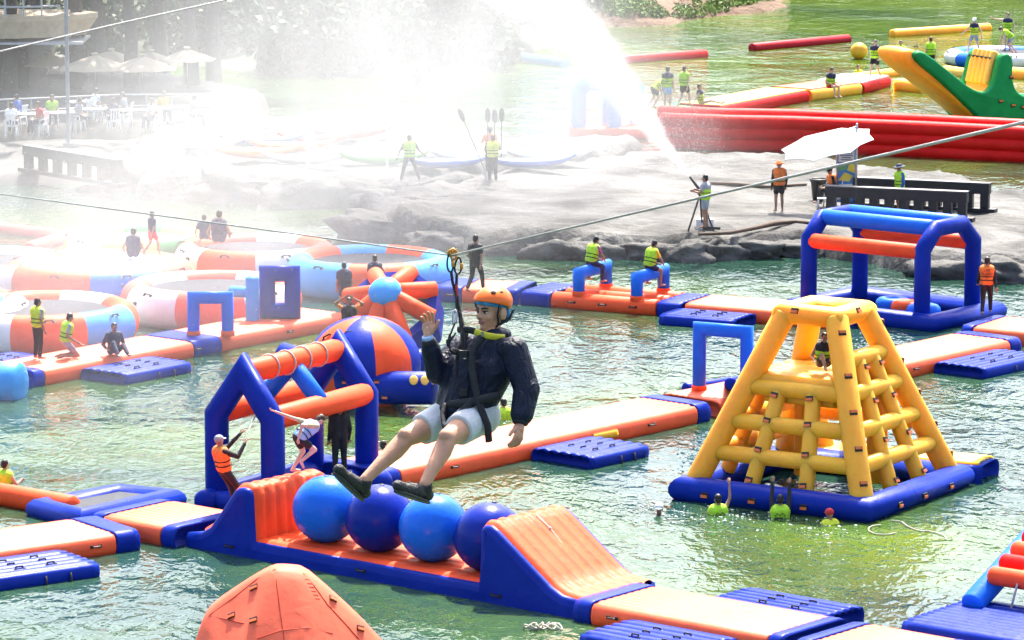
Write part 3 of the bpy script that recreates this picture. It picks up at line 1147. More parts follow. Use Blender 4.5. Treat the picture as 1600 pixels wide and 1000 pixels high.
lv = {0: (0.17, 0.36, 0.565), 1: (0.17, 0.36, 0.565, 0.75), 2: (0.3, 0.62), 3: (0.17, 0.36, 0.565)}
for k in range(4):
    k2 = (k + 1) % 4
    for f_ in lv[k]:
        p, q = on_leg(k, f_), on_leg(k2, f_)
        dd = (q - p).normalized() * 0.12
        MB().tube([p + dd, q - dd], 0.185, 14, 0.1).build('rung', YELLOW, t)
    ftop = max(lv[k])
    if k != 2:
        for s_ in (1 / 3, 2 / 3):
            p = on_leg(k, 0.0).lerp(on_leg(k2, 0.0), s_)
            q = on_leg(k, ftop).lerp(on_leg(k2, ftop), s_)
            MB().tube([p, q], 0.18, 14, 0.3).build('strut', YELLOW, t)
            n_ = (q - p).cross(on_leg(k2, 0) - on_leg(k, 0)).normalized()
            c_ = (p + q) / 2
            if n_.dot(c_ - V((cx, cx, c_.z))) < 0:
                n_ = -n_
            for g_ in ((0.05, 0.36, 0.66, 0.92) if k < 2 else ()):
                fitting(TAB_ME, 'grab_tab', t, p.lerp(q, g_) + n_ * 0.18, n_, (q - p).cross(n_), 1.15)
    if k < 3:
        for f_ in (0.07, 0.26, 0.46, 0.66, 0.9):
            p = on_leg(k2 if k else 1, f_)
            o_ = V((p.x - cx, p.y - cx, 0)).normalized()
            fitting(TAB_ME, 'grab_tab', t, p + (o_ * 0.85 + V((0, 0, 0.35))).normalized() * 0.25, o_ + V((0, 0, 0.35)), o_.cross(V((0, 0, 1))), 1.15)
pz = on_leg(0, 0.64).z
e_ = 1.02
MB().pad(cx - e_ - 0.25, cx + e_, cx - e_ - 0.25, cx + e_, pz - 0.42, pz + 0.05, 4, 0.05, 0.2, 0.2).build('platform', YELLOW, t)
MB().pad(cx - 0.9, cx + 0.9, cx - 1.2, cx - 0.9, pz - 0.62, pz - 0.4, 0, 0, 0.1, 0.1).build('platform_beam', YELLOW, t)
for xx, yy in ((1.6, 3.3), (3.4, 3.4)):
    MB().tube([(xx, yy, 0.2), (xx, yy, pz - 0.35)], 0.24, 14, 0.2).build('inner_post', YELLOW, t)
for xx in (0.9, 2.1, 3.4):
    fitting(TAB_ME, 'grab_tab', t, (xx, -0.06, 0.2), (0, -1, 0), (1, 0, 0), 1.2)
    fitting(TAB_ME, 'grab_tab', t, (S_ + 0.06, xx + 0.4, 0.2), (1, 0, 0), (0, 1, 0), 1.2)
for xx in (cx - 0.3, ):
    fitting(TAB_ME, 'grab_tab', t, (xx, cx - TS - 0.2, TZ + 0.1), (0, -1, 0.5), (1, 0, 0), 1.2)
    fitting(TAB_ME, 'grab_tab', t, (cx + TS + 0.2, xx + 0.3, TZ + 0.1), (1, 0, 0.5), (0, 1, 0), 1.2)
tower = t
M_ = Matrix.Translation(a0) @ Matrix.Rotation(rz, 4, 'Z')
p_ = M_ @ V((S_ - 1.75, S_ + 1.4, 0))
t = thing('exit_slide', 'yellow topped navy slide end sticking out behind the tower', 'slide', p_, rz + 0.1)
MB().pad(-2.6, 1.75, -1.35, -0.05, -0.1, 0.42, 0, 0, 0.1, 0.35).build('slide_bed', NAVY, t)
MB().pad(-2.5, 1.65, -1.2, -0.2, 0.38, 0.47, 3, 0.02, 0.1, 0.3).build('slide_surface', YELLOW, t)
MB().tube([(-2.4, -0.7, 0.3), (-3.0, -0.7, 2.4)], 0.3, 14, 0.2).build('slide_chute', YELLOW, t)

# ---- blue cage
c0 = G(1263, 490)
c1_ = G(1440, 511)
axv = c1_ - c0
pv = V((-axv.y, axv.x, 0)).normalized() * 2.6
t = thing('blue_cage', 'open blue cage frame with orange side bars at the right', 'frame', c0, 0.0)
ez, tz, ri = 2.18, 2.72, 0.5
for e_ in (V((0, 0, 0)), axv):
    pp = [e_ + V((0, 0, 0.2)), e_ + V((0, 0, ez)), e_ + pv * 0.24 + V((0, 0, tz)), e_ + pv * 0.76 + V((0, 0, tz)), e_ + pv + V((0, 0, ez)), e_ + pv + V((0, 0, 0.2))]
    MB().tube(pp, 0.235, 16, 0.2).build('side_arch', NAVY, t)
an = axv.normalized()
for q in (0.24, 0.76):
    MB().tube([pv * q + an * 0.1 + V((0, 0, tz + 0.02)), pv * q + axv - an * 0.1 + V((0, 0, tz + 0.02))], 0.23, 16, 0.2).build('roof_tube', BLUE, t)
for q in (0, 1):
    MB().tube([pv * q + an * 0.12 + V((0, 0, ez - 0.06)), pv * q + axv - an * 0.12 + V((0, 0, ez - 0.06))], 0.215, 16, 0.2).build('side_bar', ORANGE, t)
MB().tube([-an * 0.3 - pv * 0.1 + V((0, 0, .15)), axv + an * 0.5 - pv * 0.1 + V((0, 0, .15)), axv + an * 0.5 + pv * 1.12 + V((0, 0, .15)), -an * 0.3 + pv * 1.12 + V((0, 0, .15))], 0.3, 16, closed=True).build('base_ring', NAVY, t)
cage = t
for k, (q, mt, lb) in enumerate(((0.5, BLUE, 'light blue ring seat nearest the tower inside the cage'), (0.68, ORANGE, 'orange ring seat in the middle of the cage'), (0.86, BLUE, 'light blue ring seat at the right inside the cage'))):
    p = c0 + axv * q + pv * (0.55 - 0.1 * k)
    o = thing('round_cushion', lb, 'ring', p, 0, 'ring seats in the blue cage')
    rg = [V((cos(2 * pi * i / 20) * 0.3, sin(2 * pi * i / 20) * 0.3, 0.3)) for i in range(20)]
    MB().tube(rg, 0.2, 12, closed=True).build('ring_tube', mt, o)
    MB().tube([(0, 0, 0.0), (0, 0, 0.33)], 0.24, 12, 0.3).build('seat_core', mt, o)


# ---- trampolines
def trampoline(label, px, py, R, cols, name='water_trampoline', mat=True, rh=0.46, rv=0.56, phase=0.0, zc=0.5, covered=False):
    c = G(px, py)
    t = thing(name, label, 'trampoline', c, phase, 'water trampolines')
    n = len(cols)
    for k in range(n):
        rings = []
        for i in range(9):
            an = 2 * pi * (k + i / 8) / n
            rings.append([V(((R - rh + rh * cos(b_)) * cos(an), (R - rh + rh * cos(b_)) * sin(an), zc + rv * sin(b_))) for b_ in [2 * pi * j / 18 for j in range(18)]])
        MB().loft([r_[::-1] for r_ in rings], cap=False).build('ring_section', cols[k], t)
    rr = R - 1.45 * rh
    if covered:
        MB().ell((0, 0, zc + rv * 0.78), (R - rh * 0.9, R - rh * 0.9, 0.14), 40, 8).build('cover', WHITEV, t)
    else:
        vs = [(0, 0, zc + rv * 0.52)] + [(rr * cos(2 * pi * j / 40), rr * sin(2 * pi * j / 40), zc + rv * 0.62) for j in range(40)]
        MB().add(vs, [(0, j + 1, (j + 1) % 40 + 1) for j in range(40)]).build('jump_mat', MESHG, t)
        MB().tube([(rr * cos(2 * pi * j / 40), rr * sin(2 * pi * j / 40), zc + rv * 0.6) for j in range(40)], 0.05, 6, closed=True).build('spring_frame', DARK, t)
    for k in range(n):
        an = 2 * pi * (k + 0.5) / n
        p = V(((R - rh * 0.25) * cos(an), (R - rh * 0.25) * sin(an), zc + rv * 0.75))
        fitting(HANDLE_ME, 'handle', t, p, (cos(an) * 0.6, sin(an) * 0.6, 0.8), (-sin(an), cos(an), 0), 1.3)
    return t


O, W_, P_, Y_, S__ = ORANGE, WHITEV, PINK, YELLOW, SKYB
trampoline('orange white and blue trampoline nearest the left edge', 62, 532, 2.75, [O, S__, O, W_, O, S__, O, W_], phase=-1.75)
trampoline('red and white trampoline behind the navy arch', 330, 496, 2.6, [P_, W_, P_, W_, P_, W_, P_, W_], phase=-1.9)
tr3 = trampoline('covered orange and blue float carrying a seated person and a child', 155, 462, 2.85, [O, BLUE, P_, PALEY, O, W_, P_, O], phase=-2.35, covered=True)
trampoline('yellow and green trampoline furthest back in the mist', 215, 414, 2.3, [PALEY, GREEN, PALEY, PALEY, GREEN, PALEY, PALEY, W_], phase=-2.0)
tr5 = trampoline('orange and white trampoline with two people seen from behind', 400, 432, 2.5, [O, W_, P_, O, W_, P_, O, W_], phase=-2.3)
trampoline('light blue and orange trampoline behind the spoked wheel', 578, 452, 2.55, [S__, O, S__, S__, O, S__, O, S__], phase=-2.6)
trampoline('white trampoline cut by the left edge further back', -18, 455, 2.6, [W_, O, W_, W_, PALEY, W_, O, W_], phase=-1.0)
trampoline('white and red trampoline showing only its rim at the left edge', -96, 522, 2.6, [W_, P_, W_, W_, P_, W_, P_, W_], phase=-0.6)
trampoline('blue and white trampoline under the standing people at top right', 1562, 99, 2.6, [BLUE, W_, BLUE, NAVY, BLUE, W_, BLUE, W_], phase=-2.6, rv=0.36, zc=0.28)


def boom(label, A, B, r, mat, z=0.1, cat='boom', extra=None):
    pts = [G(*A, z)] + ([G(*extra, z)] if extra else []) + [G(*B, z)]
    o = MB().tube(pts, r, 16, 0.35).build('floating_boom', mat)
    return tag(o, label, cat, 'floating booms')


boom('pale red bent boom at the left edge behind the trampolines', (-60, 352), (46, 390), 0.24, PINK, extra=(104, 370))
boom('red boom partly behind the water jet', (905, 100), (1101, 86), 0.27, RED)
boom('dark red boom in the green water at upper right', (1176, 76), (1324, 62), 0.27, DRED)
boom('long yellow boom near the top right corner', (1395, 54), (1544, 44), 0.27, YELLOW)
boom('faint red boom in the mist at the top', (696, 66), (796, 80), 0.22, RED)
boom('faint light blue boom in the mist beside the jet', (815, 92), (882, 101), 0.3, SKYB)
boom('faint red boom on the water behind the rock shelf', (955, 250), (1030, 242), 0.3, RED)

# ---- far walkways
deck('green and yellow float end under the standing bathers', (1040, 180), (1125, 183), 1.9, [(0.9, GREEN), (0.5, YELLOW)], ribs=0, handles=0)
deck('far walkway with a yellow deck and red sides', (1128, 184), (1266, 158), 2.2, [(5, RED)], ribs=0, top=PALEY, handles=0, h=0.48)
deck('far walkway with a pink deck and yellow side under the seated bather', (1268, 158), (1349, 147), 2.2, [(5, YELLOW)], ribs=0, top=PINK, handles=0, h=0.48)
deck('far walkway with a white deck and red side under the walking bather', (1350, 147), (1394, 135), 2.4, [(5, RED)], ribs=0, top=WHITEV, handles=0, h=0.48)
deck('yellow far walkway end beside the green and yellow seesaw', (1394, 141), (1440, 146), 2.4, [(5, YELLOW)], ribs=0, handles=0, h=0.48)
boom('yellow tube beside the walking bather', (1328, 124), (1402, 114), 0.26, YELLOW)
boom('yellow float under the trampoline at the right edge', (1575, 118), (1680, 124), 0.4, YELLOW)
boom('pale yellow float between the seesaw and the blue trampoline', (1478, 112), (1515, 118), 0.3, PALEY)
c = G(1342, 92)
t = thing('yellow_ball', 'round yellow ball floating beyond the far walkway', 'ball', c, 0.2)
for k in range(8):
    rows = []
    for i in range(13):
        th = pi * (0.02 + 0.96 * i / 12)
        rows.append([V((0.4 * (1 + .03 * sin(pi * j / 4)) * sin(th) * cos(2 * pi * (k + j / 4) / 8), 0.4 * (1 + .03 * sin(pi * j / 4)) * sin(th) * sin(2 * pi * (k + j / 4) / 8), 0.37 + 0.4 * cos(th))) for j in range(5)])
    MB().loft(rows, cap=False, closed=False).build('segment', YELLOW, t)

# arch in the mist
c = G(945, 212)
t = thing('mist_arch', 'pale blue double arch on an orange float inside the mist', 'arch', c)
for x0_, x1_, yy in ((-1.05, 0.35, -0.4), (0.2, 1.3, 0.8)):
    MB().tube([(x0_, yy, 0.3), (x0_, yy, 1.75), (x0_ + 0.3, yy, 2.1), (x1_ - 0.3, yy, 2.1), (x1_, yy, 1.75), (x1_, yy, 0.3)], 0.3, 16, 0.2).build('arch_tube', SKYB, t)
MB().pad(-1.4, 1.7, -0.9, 1.3, -0.1, 0.42, 4, 0.05).build('float', ORANGE, t)

# ---- red channel wall
p0, p1, p2 = G(1035, 230), G(1240, 236), G(1660, 256)
for lb, dy, zz in (('near red wall of stacked tubes behind the fences', 0.0, (0.18, 0.62, 1.05)), ('far red wall of stacked tubes showing above the near wall', 2.2, (0.2, 0.64, 1.08))):
    t = thing('red_tube_wall', lb, 'wall', p1, 0)
    for z_ in zz:
        dv = V((0, dy, z_))
        mid = (p0 + p1) / 2 + V((0, -0.25, 0))
        MB().tube([p0 - p1 + dv, mid - p1 + dv, dv, (p2 - p1) * 0.5 + V((0, 0.2, 0)) + dv, p2 - p1 + dv], 0.3, 18, 0.4).build('wall_tube', RED, t)

# ---- green and yellow seesaw
c = G(1545, 194)
t = thing('giant_seesaw', 'green and yellow giant seesaw with one arm raised out of the water', 'seesaw', c, radians(208))
gl = [(-0.9, -0.1), (0.25, -0.15), (0.9, 0.05), (1.4, 0.35), (2.6, 1.25), (3.9, 2.15), (4.9, 2.75), (5.2, 3.1), (4.9, 3.28), (4.4, 3.12), (3.2, 2.4), (1.9, 1.6), (1.1, 1.42),
      (0.62, 1.72), (0.45, 2.35), (0.3, 2.9), (-0.1, 3.0), (-0.35, 2.7), (-0.3, 1.9), (-0.55, 1.35), (-1.2, 1.12), (-2.6, 1.05), (-4.0, 0.95), (-4.1, 0.55), (-2.6, 0.4), (-1.5, 0.2)]


def inflate_panel(mb, poly, y0, y1, rnd=0.18):
    n = len(poly)
    rings = []
    yc, hw = (y0 + y1) / 2, (y1 - y0) / 2
    for k in range(9):
        a_ = pi * k / 8
        ins = rnd * (1 - sin(a_) ** 0.7)
        rg = []
        for i, p in enumerate(poly):
            a1_, b1_ = V(poly[i - 1]), V(poly[(i + 1) % n])
            d_ = (b1_ - a1_).normalized()
            nn = V((-d_.y, d_.x))
            q = V(p) + nn * ins
            rg.append(V((q.x, yc - hw * cos(a_), q.y)))
        rings.append(rg)
    mb.loft(rings)


def densify(poly, it=2):
    for _ in range(it):
        out = []
        for i in range(len(poly)):
            a_, b_ = V(poly[i]), V(poly[(i + 1) % len(poly)])
            out += [tuple(a_.lerp(b_, 0.25)), tuple(a_.lerp(b_, 0.75))]
        poly = out
    return poly


gl = [(p[0] * 0.86 if p[0] > 1 else p[0], p[1]) for p in gl]
gl2 = densify(gl)
for yy in (1.0, -1.0):
    mb = MB()
    inflate_panel(mb, gl2, yy - 0.22, yy + 0.22, 0.12)
    mb.build('side_panel', GREEN, t)
bl = [(-1.2, 0.0), (0.3, -0.1), (1.0, 0.1), (2.7, 1.05), (4.0, 1.8), (5.3, 2.55), (5.75, 3.0), (5.6, 3.35), (5.0, 3.35), (4.2, 3.05), (3.1, 2.4), (1.9, 1.62), (1.2, 1.3), (0.7, 1.5), (0.42, 2.3), (0.2, 2.9), (-0.15, 2.95), (-0.25, 2.5), (-0.2, 1.8), (-0.5, 1.25), (-1.3, 1.05), (-2.6, 1.0), (-4.2, 0.9), (-4.2, 0.6), (-2.6, 0.35)]
mb = MB()
inflate_panel(mb, densify([(p[0] * 0.86 if p[0] > 1 else p[0], p[1]) for p in bl]), -0.95, 0.95, 0.16)
mb.build('body', YELLOW, t)
for k in range(5):
    yy = -0.6 + 0.3 * k
    MB().tube([(0.58, yy, 1.75), (0.4, yy, 2.5), (0.2, yy, 2.95)], 0.17, 10, 0.5).build('backrest_tube', PALEY, t)
    fitting(HANDLE_ME, 'handle', t, (0.5, yy, 2.75), (0.8, 0, 0.6), (0, 1, 0), 1.3)
for p in ((-0.2, 2.0), (0.3, 1.05), (-0.3, 0.85), (-0.8, 0.75), (0.1, 0.2)):
    fitting(TAB_ME, 'grab_tab', t, (p[0], 1.24, p[1]), (0, 1, 0), (1, 0, 0), 1.3)
for k in range(3):
    fitting(HANDLE_ME, 'handle', t, (2.0 + 0.86 * k, 0.2, 2.1 + 0.6 * k), (-0.5, 0, 0.8), (0, 1, 0), 1.3)
# ================================================================== THINGS ON THE ROCKS AND THE SHORE
BLACKW = simple('black_painted_timber', (0.018, 0.018, 0.02), 0.5, bump=0.4, bscale=14)
LIGHTW = simple('grey_timber_top', (0.16, 0.15, 0.15), 0.6, bump=0.4, bscale=14)  # rail tops are a paler grey than the posts
WHITE = simple('white_paint', (0.5, 0.5, 0.49), 0.5, vary=0.05)
PLASTIC = simple('white_plastic', (0.74, 0.74, 0.73), 0.4, vary=0.04)
BIN = simple('black_plastic', (0.02, 0.02, 0.022), 0.4)
SIGNW = simple('sign_white', (0.74, 0.77, 0.80), 0.5, vary=0.04)
SIGNB = simple('sign_blue', (0.04, 0.20, 0.55), 0.5)
SIGNY = simple('sign_yellow', (0.75, 0.62, 0.06), 0.5)
SIGNG = simple('sign_green', (0.10, 0.36, 0.18), 0.5)
INK = simple('sign_ink', (0.05, 0.10, 0.22), 0.6)
LOG = simple('old_log', (0.10, 0.065, 0.045), 0.85, bump=0.5, bscale=12)
CANV = simple('cream_canvas', (0.52, 0.42, 0.28), 0.8, vary=0.08)
SZ = SLABZ


def fence(label, A, B, posts, h, z, pw=0.27, railh=0.34):
    a, c = G(*A, z), G(*B, z)
    d = c - a
    t = thing('low_fence', label, 'fence', a, atan2(d.y, d.x), 'black low fences')
    Ln = d.length
    for k in range(posts):
        x = pw / 2 + (Ln - pw) * k / (posts - 1)
        MB().box((x, 0, (h - railh) / 2), (pw, pw * 0.9, h - railh + 0.01)).build('post', BLACKW, t, False)
    MB().box((Ln / 2, 0, h - railh / 2), (Ln + 0.06, pw * 1.15, railh)).build('rail', BLACKW, t, False)
    MB().box((Ln / 2, 0, h + 0.012), (Ln + 0.09, pw * 1.25, 0.03)).build('rail_top', LIGHTW, t, False)
    MB().box((Ln / 2, -0.02, 0.07), (Ln + 0.5, pw * 1.5, 0.13)).build('ground_beam', BLACKW, t, False)
    return t


fence('front black fence of thick posts on the rock platform', (1292, 336), (1510, 346), 10, 0.95, SZ)
fence('rear black fence behind the sunhat wearer', (1335, 322), (1545, 332), 9, 0.95, SZ)
fence('black low fence in the mist on the left shore', (42, 268), (186, 292), 7, 0.95, 0.35)

# sign board
c = G(1322, 322, SZ)
t = thing('notice_board', 'tall notice board with white panel and blue yellow poster', 'sign', c, radians(-14))
MB().box((0, 0, 1.1), (0.62, 0.06, 1.95)).build('panel', SIGNB, t, False)
MB().box((0, -0.04, 1.72), (0.52, 0.012, 0.52)).build('text_panel', SIGNW, t, False)
for k in range(6):
    w_ = (0.40, 0.44, 0.36, 0.42, 0.30, 0.38)[k]
    MB().box((0.0, -0.05, 1.90 - 0.072 * k), (w_, 0.006, 0.026)).build('text_line', INK if k else SIGNB, t, False)
for i, (pp, mt) in enumerate((([(-0.28, 0.85), (-0.05, 1.12), (0.22, 1.02), (0.1, 0.82)], SIGNY), ([(-0.3, 0.2), (0.1, 0.3), (0.26, 0.75), (-0.25, 0.72)], SIGNW), ([(-0.22, 0.45), (0.14, 0.5), (0.16, 0.62), (-0.24, 0.6)], SIGNY), ([(-0.28, 1.15), (0.0, 1.22), (0.05, 1.38), (-0.28, 1.38)], SIGNG), ([(0.02, 1.2), (0.28, 1.1), (0.28, 1.4), (0.1, 1.4)], SIGNY))):
    y_ = -0.034 - 0.004 * i
    MB().add([(p[0], y_, p[1]) for p in pp], [(0, 1, 2, 3)]).build('poster_shape', mt, t, False)
for xx in (-0.33, 0.33):
    MB().box((xx, 0.0, 1.05), (0.045, 0.07, 2.1)).build('frame_post', STEEL, t, False)
MB().box((0, 0, 2.09), (0.7, 0.07, 0.04)).build('frame_bar', STEEL, t, False)

# tilted white parasol
c = G(1336, 330, SZ)
t = thing('white_parasol', 'tilted white parasol over the notice board', 'parasol', c, 0)
MB().tube([(0.05, 0.3, 0), (0.05, 0.3, 2.85)], 0.035, 8, 0.2).build('pole', STEEL, t)
MB().tube([(0.05, 0.3, 2.75), (-0.35, 0.2, 2.62), (-0.9, 0.1, 2.5)], 0.022, 6, 0.2).build('arm', STEEL, t)
tl = Matrix.Rotation(radians(-13), 3, 'Y') @ Matrix.Rotation(radians(16), 3, 'X')
cc = V((-0.95, 0.1, 2.33))
rim = [cc + tl @ V((1.6 * cos(2 * pi * k / 8 + 0.4), 1.15 * sin(2 * pi * k / 8 + 0.4), -0.16)) for k in range(8)]
apx = cc + tl @ V((0, 0, 0.3))
mb = MB()
for k in range(8):
    a_, b_ = rim[k], rim[(k + 1) % 8]
    m_ = (a_ + b_) / 2 + (apx - (a_ + b_) / 2) * 0.06
    h_ = V((0, 0, -0.02))
    mb.add([apx, a_, m_, b_, apx + h_, a_ + h_, m_ + h_, b_ + h_], [(0, 1, 2), (0, 2, 3), (4, 6, 5), (4, 7, 6), (1, 5, 6, 2), (2, 6, 7, 3)])
mb.build('canopy', WHITE, t, False)
for k in range(8):
    MB().tube([apx + V((0, 0, -0.05)), rim[k] + V((0, 0, -0.04))], 0.014, 6, 0.2).build('rib', STEEL, t)

# bin, chair, box
c = G(1279, 312, SZ)
t = thing('litter_bin', 'black round litter bin beside the plastic chair', 'bin', c)
mb = MB()
mb.loft([[V((r_ * cos(2 * pi * j / 18), r_ * sin(2 * pi * j / 18), z_)) for j in range(18)] for r_, z_ in ((0.2, 0), (0.27, 0.62), (0.3, 0.62), (0.3, 0.68), (0.25, 0.68), (0.22, 0.3))])
mb.build('bucket', BIN, t)
MB().tube([(0.29 * cos(2 * pi * j / 18), 0.29 * sin(2 * pi * j / 18), 0.69) for j in range(18)], 0.025, 6, closed=True).build('rim', BIN, t)


def chair(label, c, rz, group='white plastic chairs'):
    t = thing('plastic_chair', label, 'chair', c, rz, group)
    MB().pad(-0.22, 0.22, -0.22, 0.22, 0.40, 0.44, 0, 0, 0.03, 0.03).build('seat', PLASTIC, t)
    for sx in (-0.19, 0.19):
        for sy in (-0.19, 0.19):
            MB().tube([(sx * 1.15, sy * 1.15, 0), (sx, sy, 0.41)], 0.028, 6, 0).build('leg', PLASTIC, t)
        MB().tube([(sx * 1.2, 0.18, 0.42), (sx * 1.2, 0.16, 0.62), (sx * 1.2, -0.2, 0.64)], 0.026, 6, 0.3).build('armrest', PLASTIC, t)
    for k in range(4):
        MB().box((-0.15 + 0.1 * k, -0.25, 0.66), (0.055, 0.025, 0.42), Matrix.Rotation(0.15, 3, 'X')).build('back_slat', PLASTIC, t, False)
    MB().box((0, -0.29, 0.87), (0.42, 0.03, 0.06)).build('back_rail', PLASTIC, t, False)
    return t


CH1 = G(1301, 322, SZ)
chair('white plastic chair under the seated guard behind the fence', CH1, radians(120))
c = G(1285, 330, SZ)
t = thing('plastic_stool', 'white plastic stool in front of the bin', 'stool', c)
MB().box((0, 0, 0.42), (0.32, 0.32, 0.03)).build('seat', PLASTIC, t, False)
for sx in (-0.13, 0.13):
    for sy in (-0.13, 0.13):
        MB().tube([(sx * 1.25, sy * 1.25, 0), (sx, sy, 0.41)], 0.025, 6, 0).build('leg', PLASTIC, t)

# water cannon on a tripod
CAN = G(1096, 360, SZ)
t = thing('water_cannon', 'water cannon on a black tripod in front of its operator', 'water cannon', CAN)
top = V((-0.05, 0, 1.15))
for q in ((-0.42, -0.1), (0.38, -0.15), (0.05, 0.45)):
    MB().tube([(q[0], q[1], 0), top], 0.03, 8, 0.2).build('tripod_leg', DARK, t)
MB().tube([top, top + V((-0.02, 0, 0.12))], 0.08, 10, 0.3).build('swivel', DARK, t)
JDIR = V((-0.60, 0.10, 0.79)).normalized()
MB().tube([top + V((0.15, 0, -0.05)), top + V((0, 0, 0.12)), top + V((0, 0, 0.12)) + JDIR * 0.55], [0.06, 0.055, 0.035], 10, 0.1).build('barrel', DARK, t)
MB().tube([top + V((0.15, 0, -0.05)), top + V((0.16, 0.1, -0.6)), V((0.1, 0.2, 0.06)), V((0.6, 0.1, 0.05))], 0.05, 8, 0).build('hose', DARK, t)
NOZ = CAN + top + V((0, 0, 0.12)) + JDIR * 0.55
o = MB().box((0, 0, 0.15), (0.55, 0.5, 0.3)).build('standing_box', PLASTIC, None, False)
o.location = G(1101, 356, SZ)
tag(o, 'pale box that the cannon operator stands on', 'box')
o = MB().tube([G(1092, 366, SZ + .05), G(1140, 364, SZ + .06), G(1180, 356, SZ + .05), G(1205, 350, SZ + .08), G(1240, 346, SZ + .06), G(1290, 350, SZ + .05)], [0.05, 0.06, 0.07, 0.09, 0.06, 0.05], 10, 0.4).build('fire_hose', LOG)
tag(o, 'brown hose lying on the rock from the tripod to the fence', 'hose')
o = MB().tube([G(1108, 286, SZ + .05), G(1150, 288, SZ + .08), G(1200, 292, SZ + .06), G(1260, 288, SZ + .05)], [0.05, 0.07, 0.06, 0.04], 8, 0.4).build('driftwood_log', LOG)
tag(o, 'thin driftwood log at the back edge of the rock', 'log')

# ---- shore terrace at the left with parasols
TZ_ = 0.9
RAILG = simple('shaded_rail_paint', (0.34, 0.35, 0.36), 0.6)  # rail colour darkened to carry the shade on the terrace
TABLEC = simple('shaded_table_plastic', (0.36, 0.36, 0.36), 0.6)  # darker copy of the white plastic, shade put into the colour
STONE = simple('terrace_stone', (0.04, 0.038, 0.035), 0.8, bump=0.5, bscale=3)  # floor colour darkened too, standing in for shade on the terrace
ta, tb_ = G(-120, 236), G(352, 226)
terr = [(ta.x, ta.y), (tb_.x, tb_.y), (tb_.x + 1.0, tb_.y + 12), (ta.x, ta.y + 34), (ta.x - 6, ta.y + 30)]


def terr_h(x, y, d):
    return -0.5 + (TZ_ + 0.5) * sstep(-0.15, 0.25, d)


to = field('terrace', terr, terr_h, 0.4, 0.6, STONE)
bank2 = gp([(-150, 300), (60, 286), (150, 292), (200, 288), (215, 250), (345, 228), (-120, 205)])
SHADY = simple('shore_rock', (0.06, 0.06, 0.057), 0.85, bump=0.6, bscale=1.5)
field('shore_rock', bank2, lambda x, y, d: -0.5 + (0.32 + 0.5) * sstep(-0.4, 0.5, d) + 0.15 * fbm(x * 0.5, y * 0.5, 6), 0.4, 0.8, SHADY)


def parasol(label, px, py, D, r, seed, tilt=0.0):
    p = DP(px, py, D)
    h = p.z - TZ_
    t = thing('cafe_parasol', label, 'parasol', (p.x, p.y, TZ_), seed * 0.7, 'cream terrace parasols')
    MB().tube([(0, 0, 0), (0, 0, h)], 0.03, 8, 0.2).build('pole', STEEL, t)
    mb = MB()
    ap = V((0, 0, h))
    rim = [V((r * cos(2 * pi * k / 8), r * sin(2 * pi * k / 8), h - r * 0.36 + tilt * cos(2 * pi * k / 8))) for k in range(8)]
    for k in range(8):
        a_, b_ = rim[k], rim[(k + 1) % 8]
        m_ = (a_ + b_) / 2 * 0.98 + V((0, 0, 0.02 * h))
        e_ = V((0, 0, -0.03))
        mb.add([ap, a_, m_, b_, ap + e_, a_ + e_, m_ + e_, b_ + e_], [(0, 1, 2), (0, 2, 3), (4, 6, 5), (4, 7, 6), (1, 5, 6, 2), (2, 6, 7, 3)])
    mb.build('canopy', CANV, t, False)
    MB().ell((0, 0, h + 0.03), (0.16, 0.16, 0.06), 10, 6).build('cap', CANV, t)
    return t


for k, (px, py, D, r, lb) in enumerate(((76, 83, 174, 1.25, 'cream parasol furthest left on the shore terrace'), (112, 84, 179, 1.2, 'cream parasol peeping out behind the grey lamp post'),
                                        (148, 85, 171, 1.6, 'wide cream parasol just right of the grey lamp post'), (174, 78, 178, 1.25, 'cream parasol behind the wide one by the post'),
                                        (222, 87, 171, 1.5, 'cream parasol in the middle of the terrace row front'), (236, 80, 178, 1.2, 'small cream parasol behind the middle one'), (292, 76, 173, 1.25, 'cream parasol at the right end of the terrace row'))):
    parasol(lb, px, py, D, r, k)

# terrace railing, tables, chairs
t = thing('terrace_railing', 'pale terrace railing in the mist below the parasols', 'railing', (0, 0, 0))
e0, e1, e2 = G(-60, 238, 0), G(190, 226, 0), G(345, 226, 0)
for a_, b_ in ((e0, e1), (e1, e2)):
    n_ = max(2, int((b_ - a_).length / 0.9))
    for k in range(n_ + 1):
        p = a_.lerp(b_, k / n_) + V((0, 0.4, 0))
        MB().box((p.x, p.y, TZ_ + 0.5), (0.06, 0.06, 1.0)).build('post', RAILG, t, False)
    for z_ in (0.55, 1.0):
        MB().tube([a_ + V((0, 0.4, TZ_ + z_)), b_ + V((0, 0.4, TZ_ + z_))], 0.035, 8, 0.2).build('rail', RAILG, t)
TABLES = [(40, 208, 'pale table nearest the left edge of the terrace'), (95, 206, 'pale table left of the lamp post foot'), (150, 200, 'pale table right of the lamp post foot'), (215, 202, 'pale table in the middle of the terrace'), (275, 198, 'pale table near the right end of the terrace'), (130, 188, 'pale table in the back row of the terrace')]
for px, py, lb in TABLES:
    p = G(px, py, TZ_)
    t = thing('terrace_table', lb, 'table', p, 0.2, 'pale terrace tables')
    MB().box((0, 0, 0.73), (1.3, 0.8, 0.05)).build('table_top', TABLEC, t, False)
    for sx in (-0.55, 0.55):
        for sy in (-0.3, 0.3):
            MB().tube([(sx, sy, 0), (sx, sy, 0.71)], 0.025, 6, 0).build('leg', PLASTIC, t)

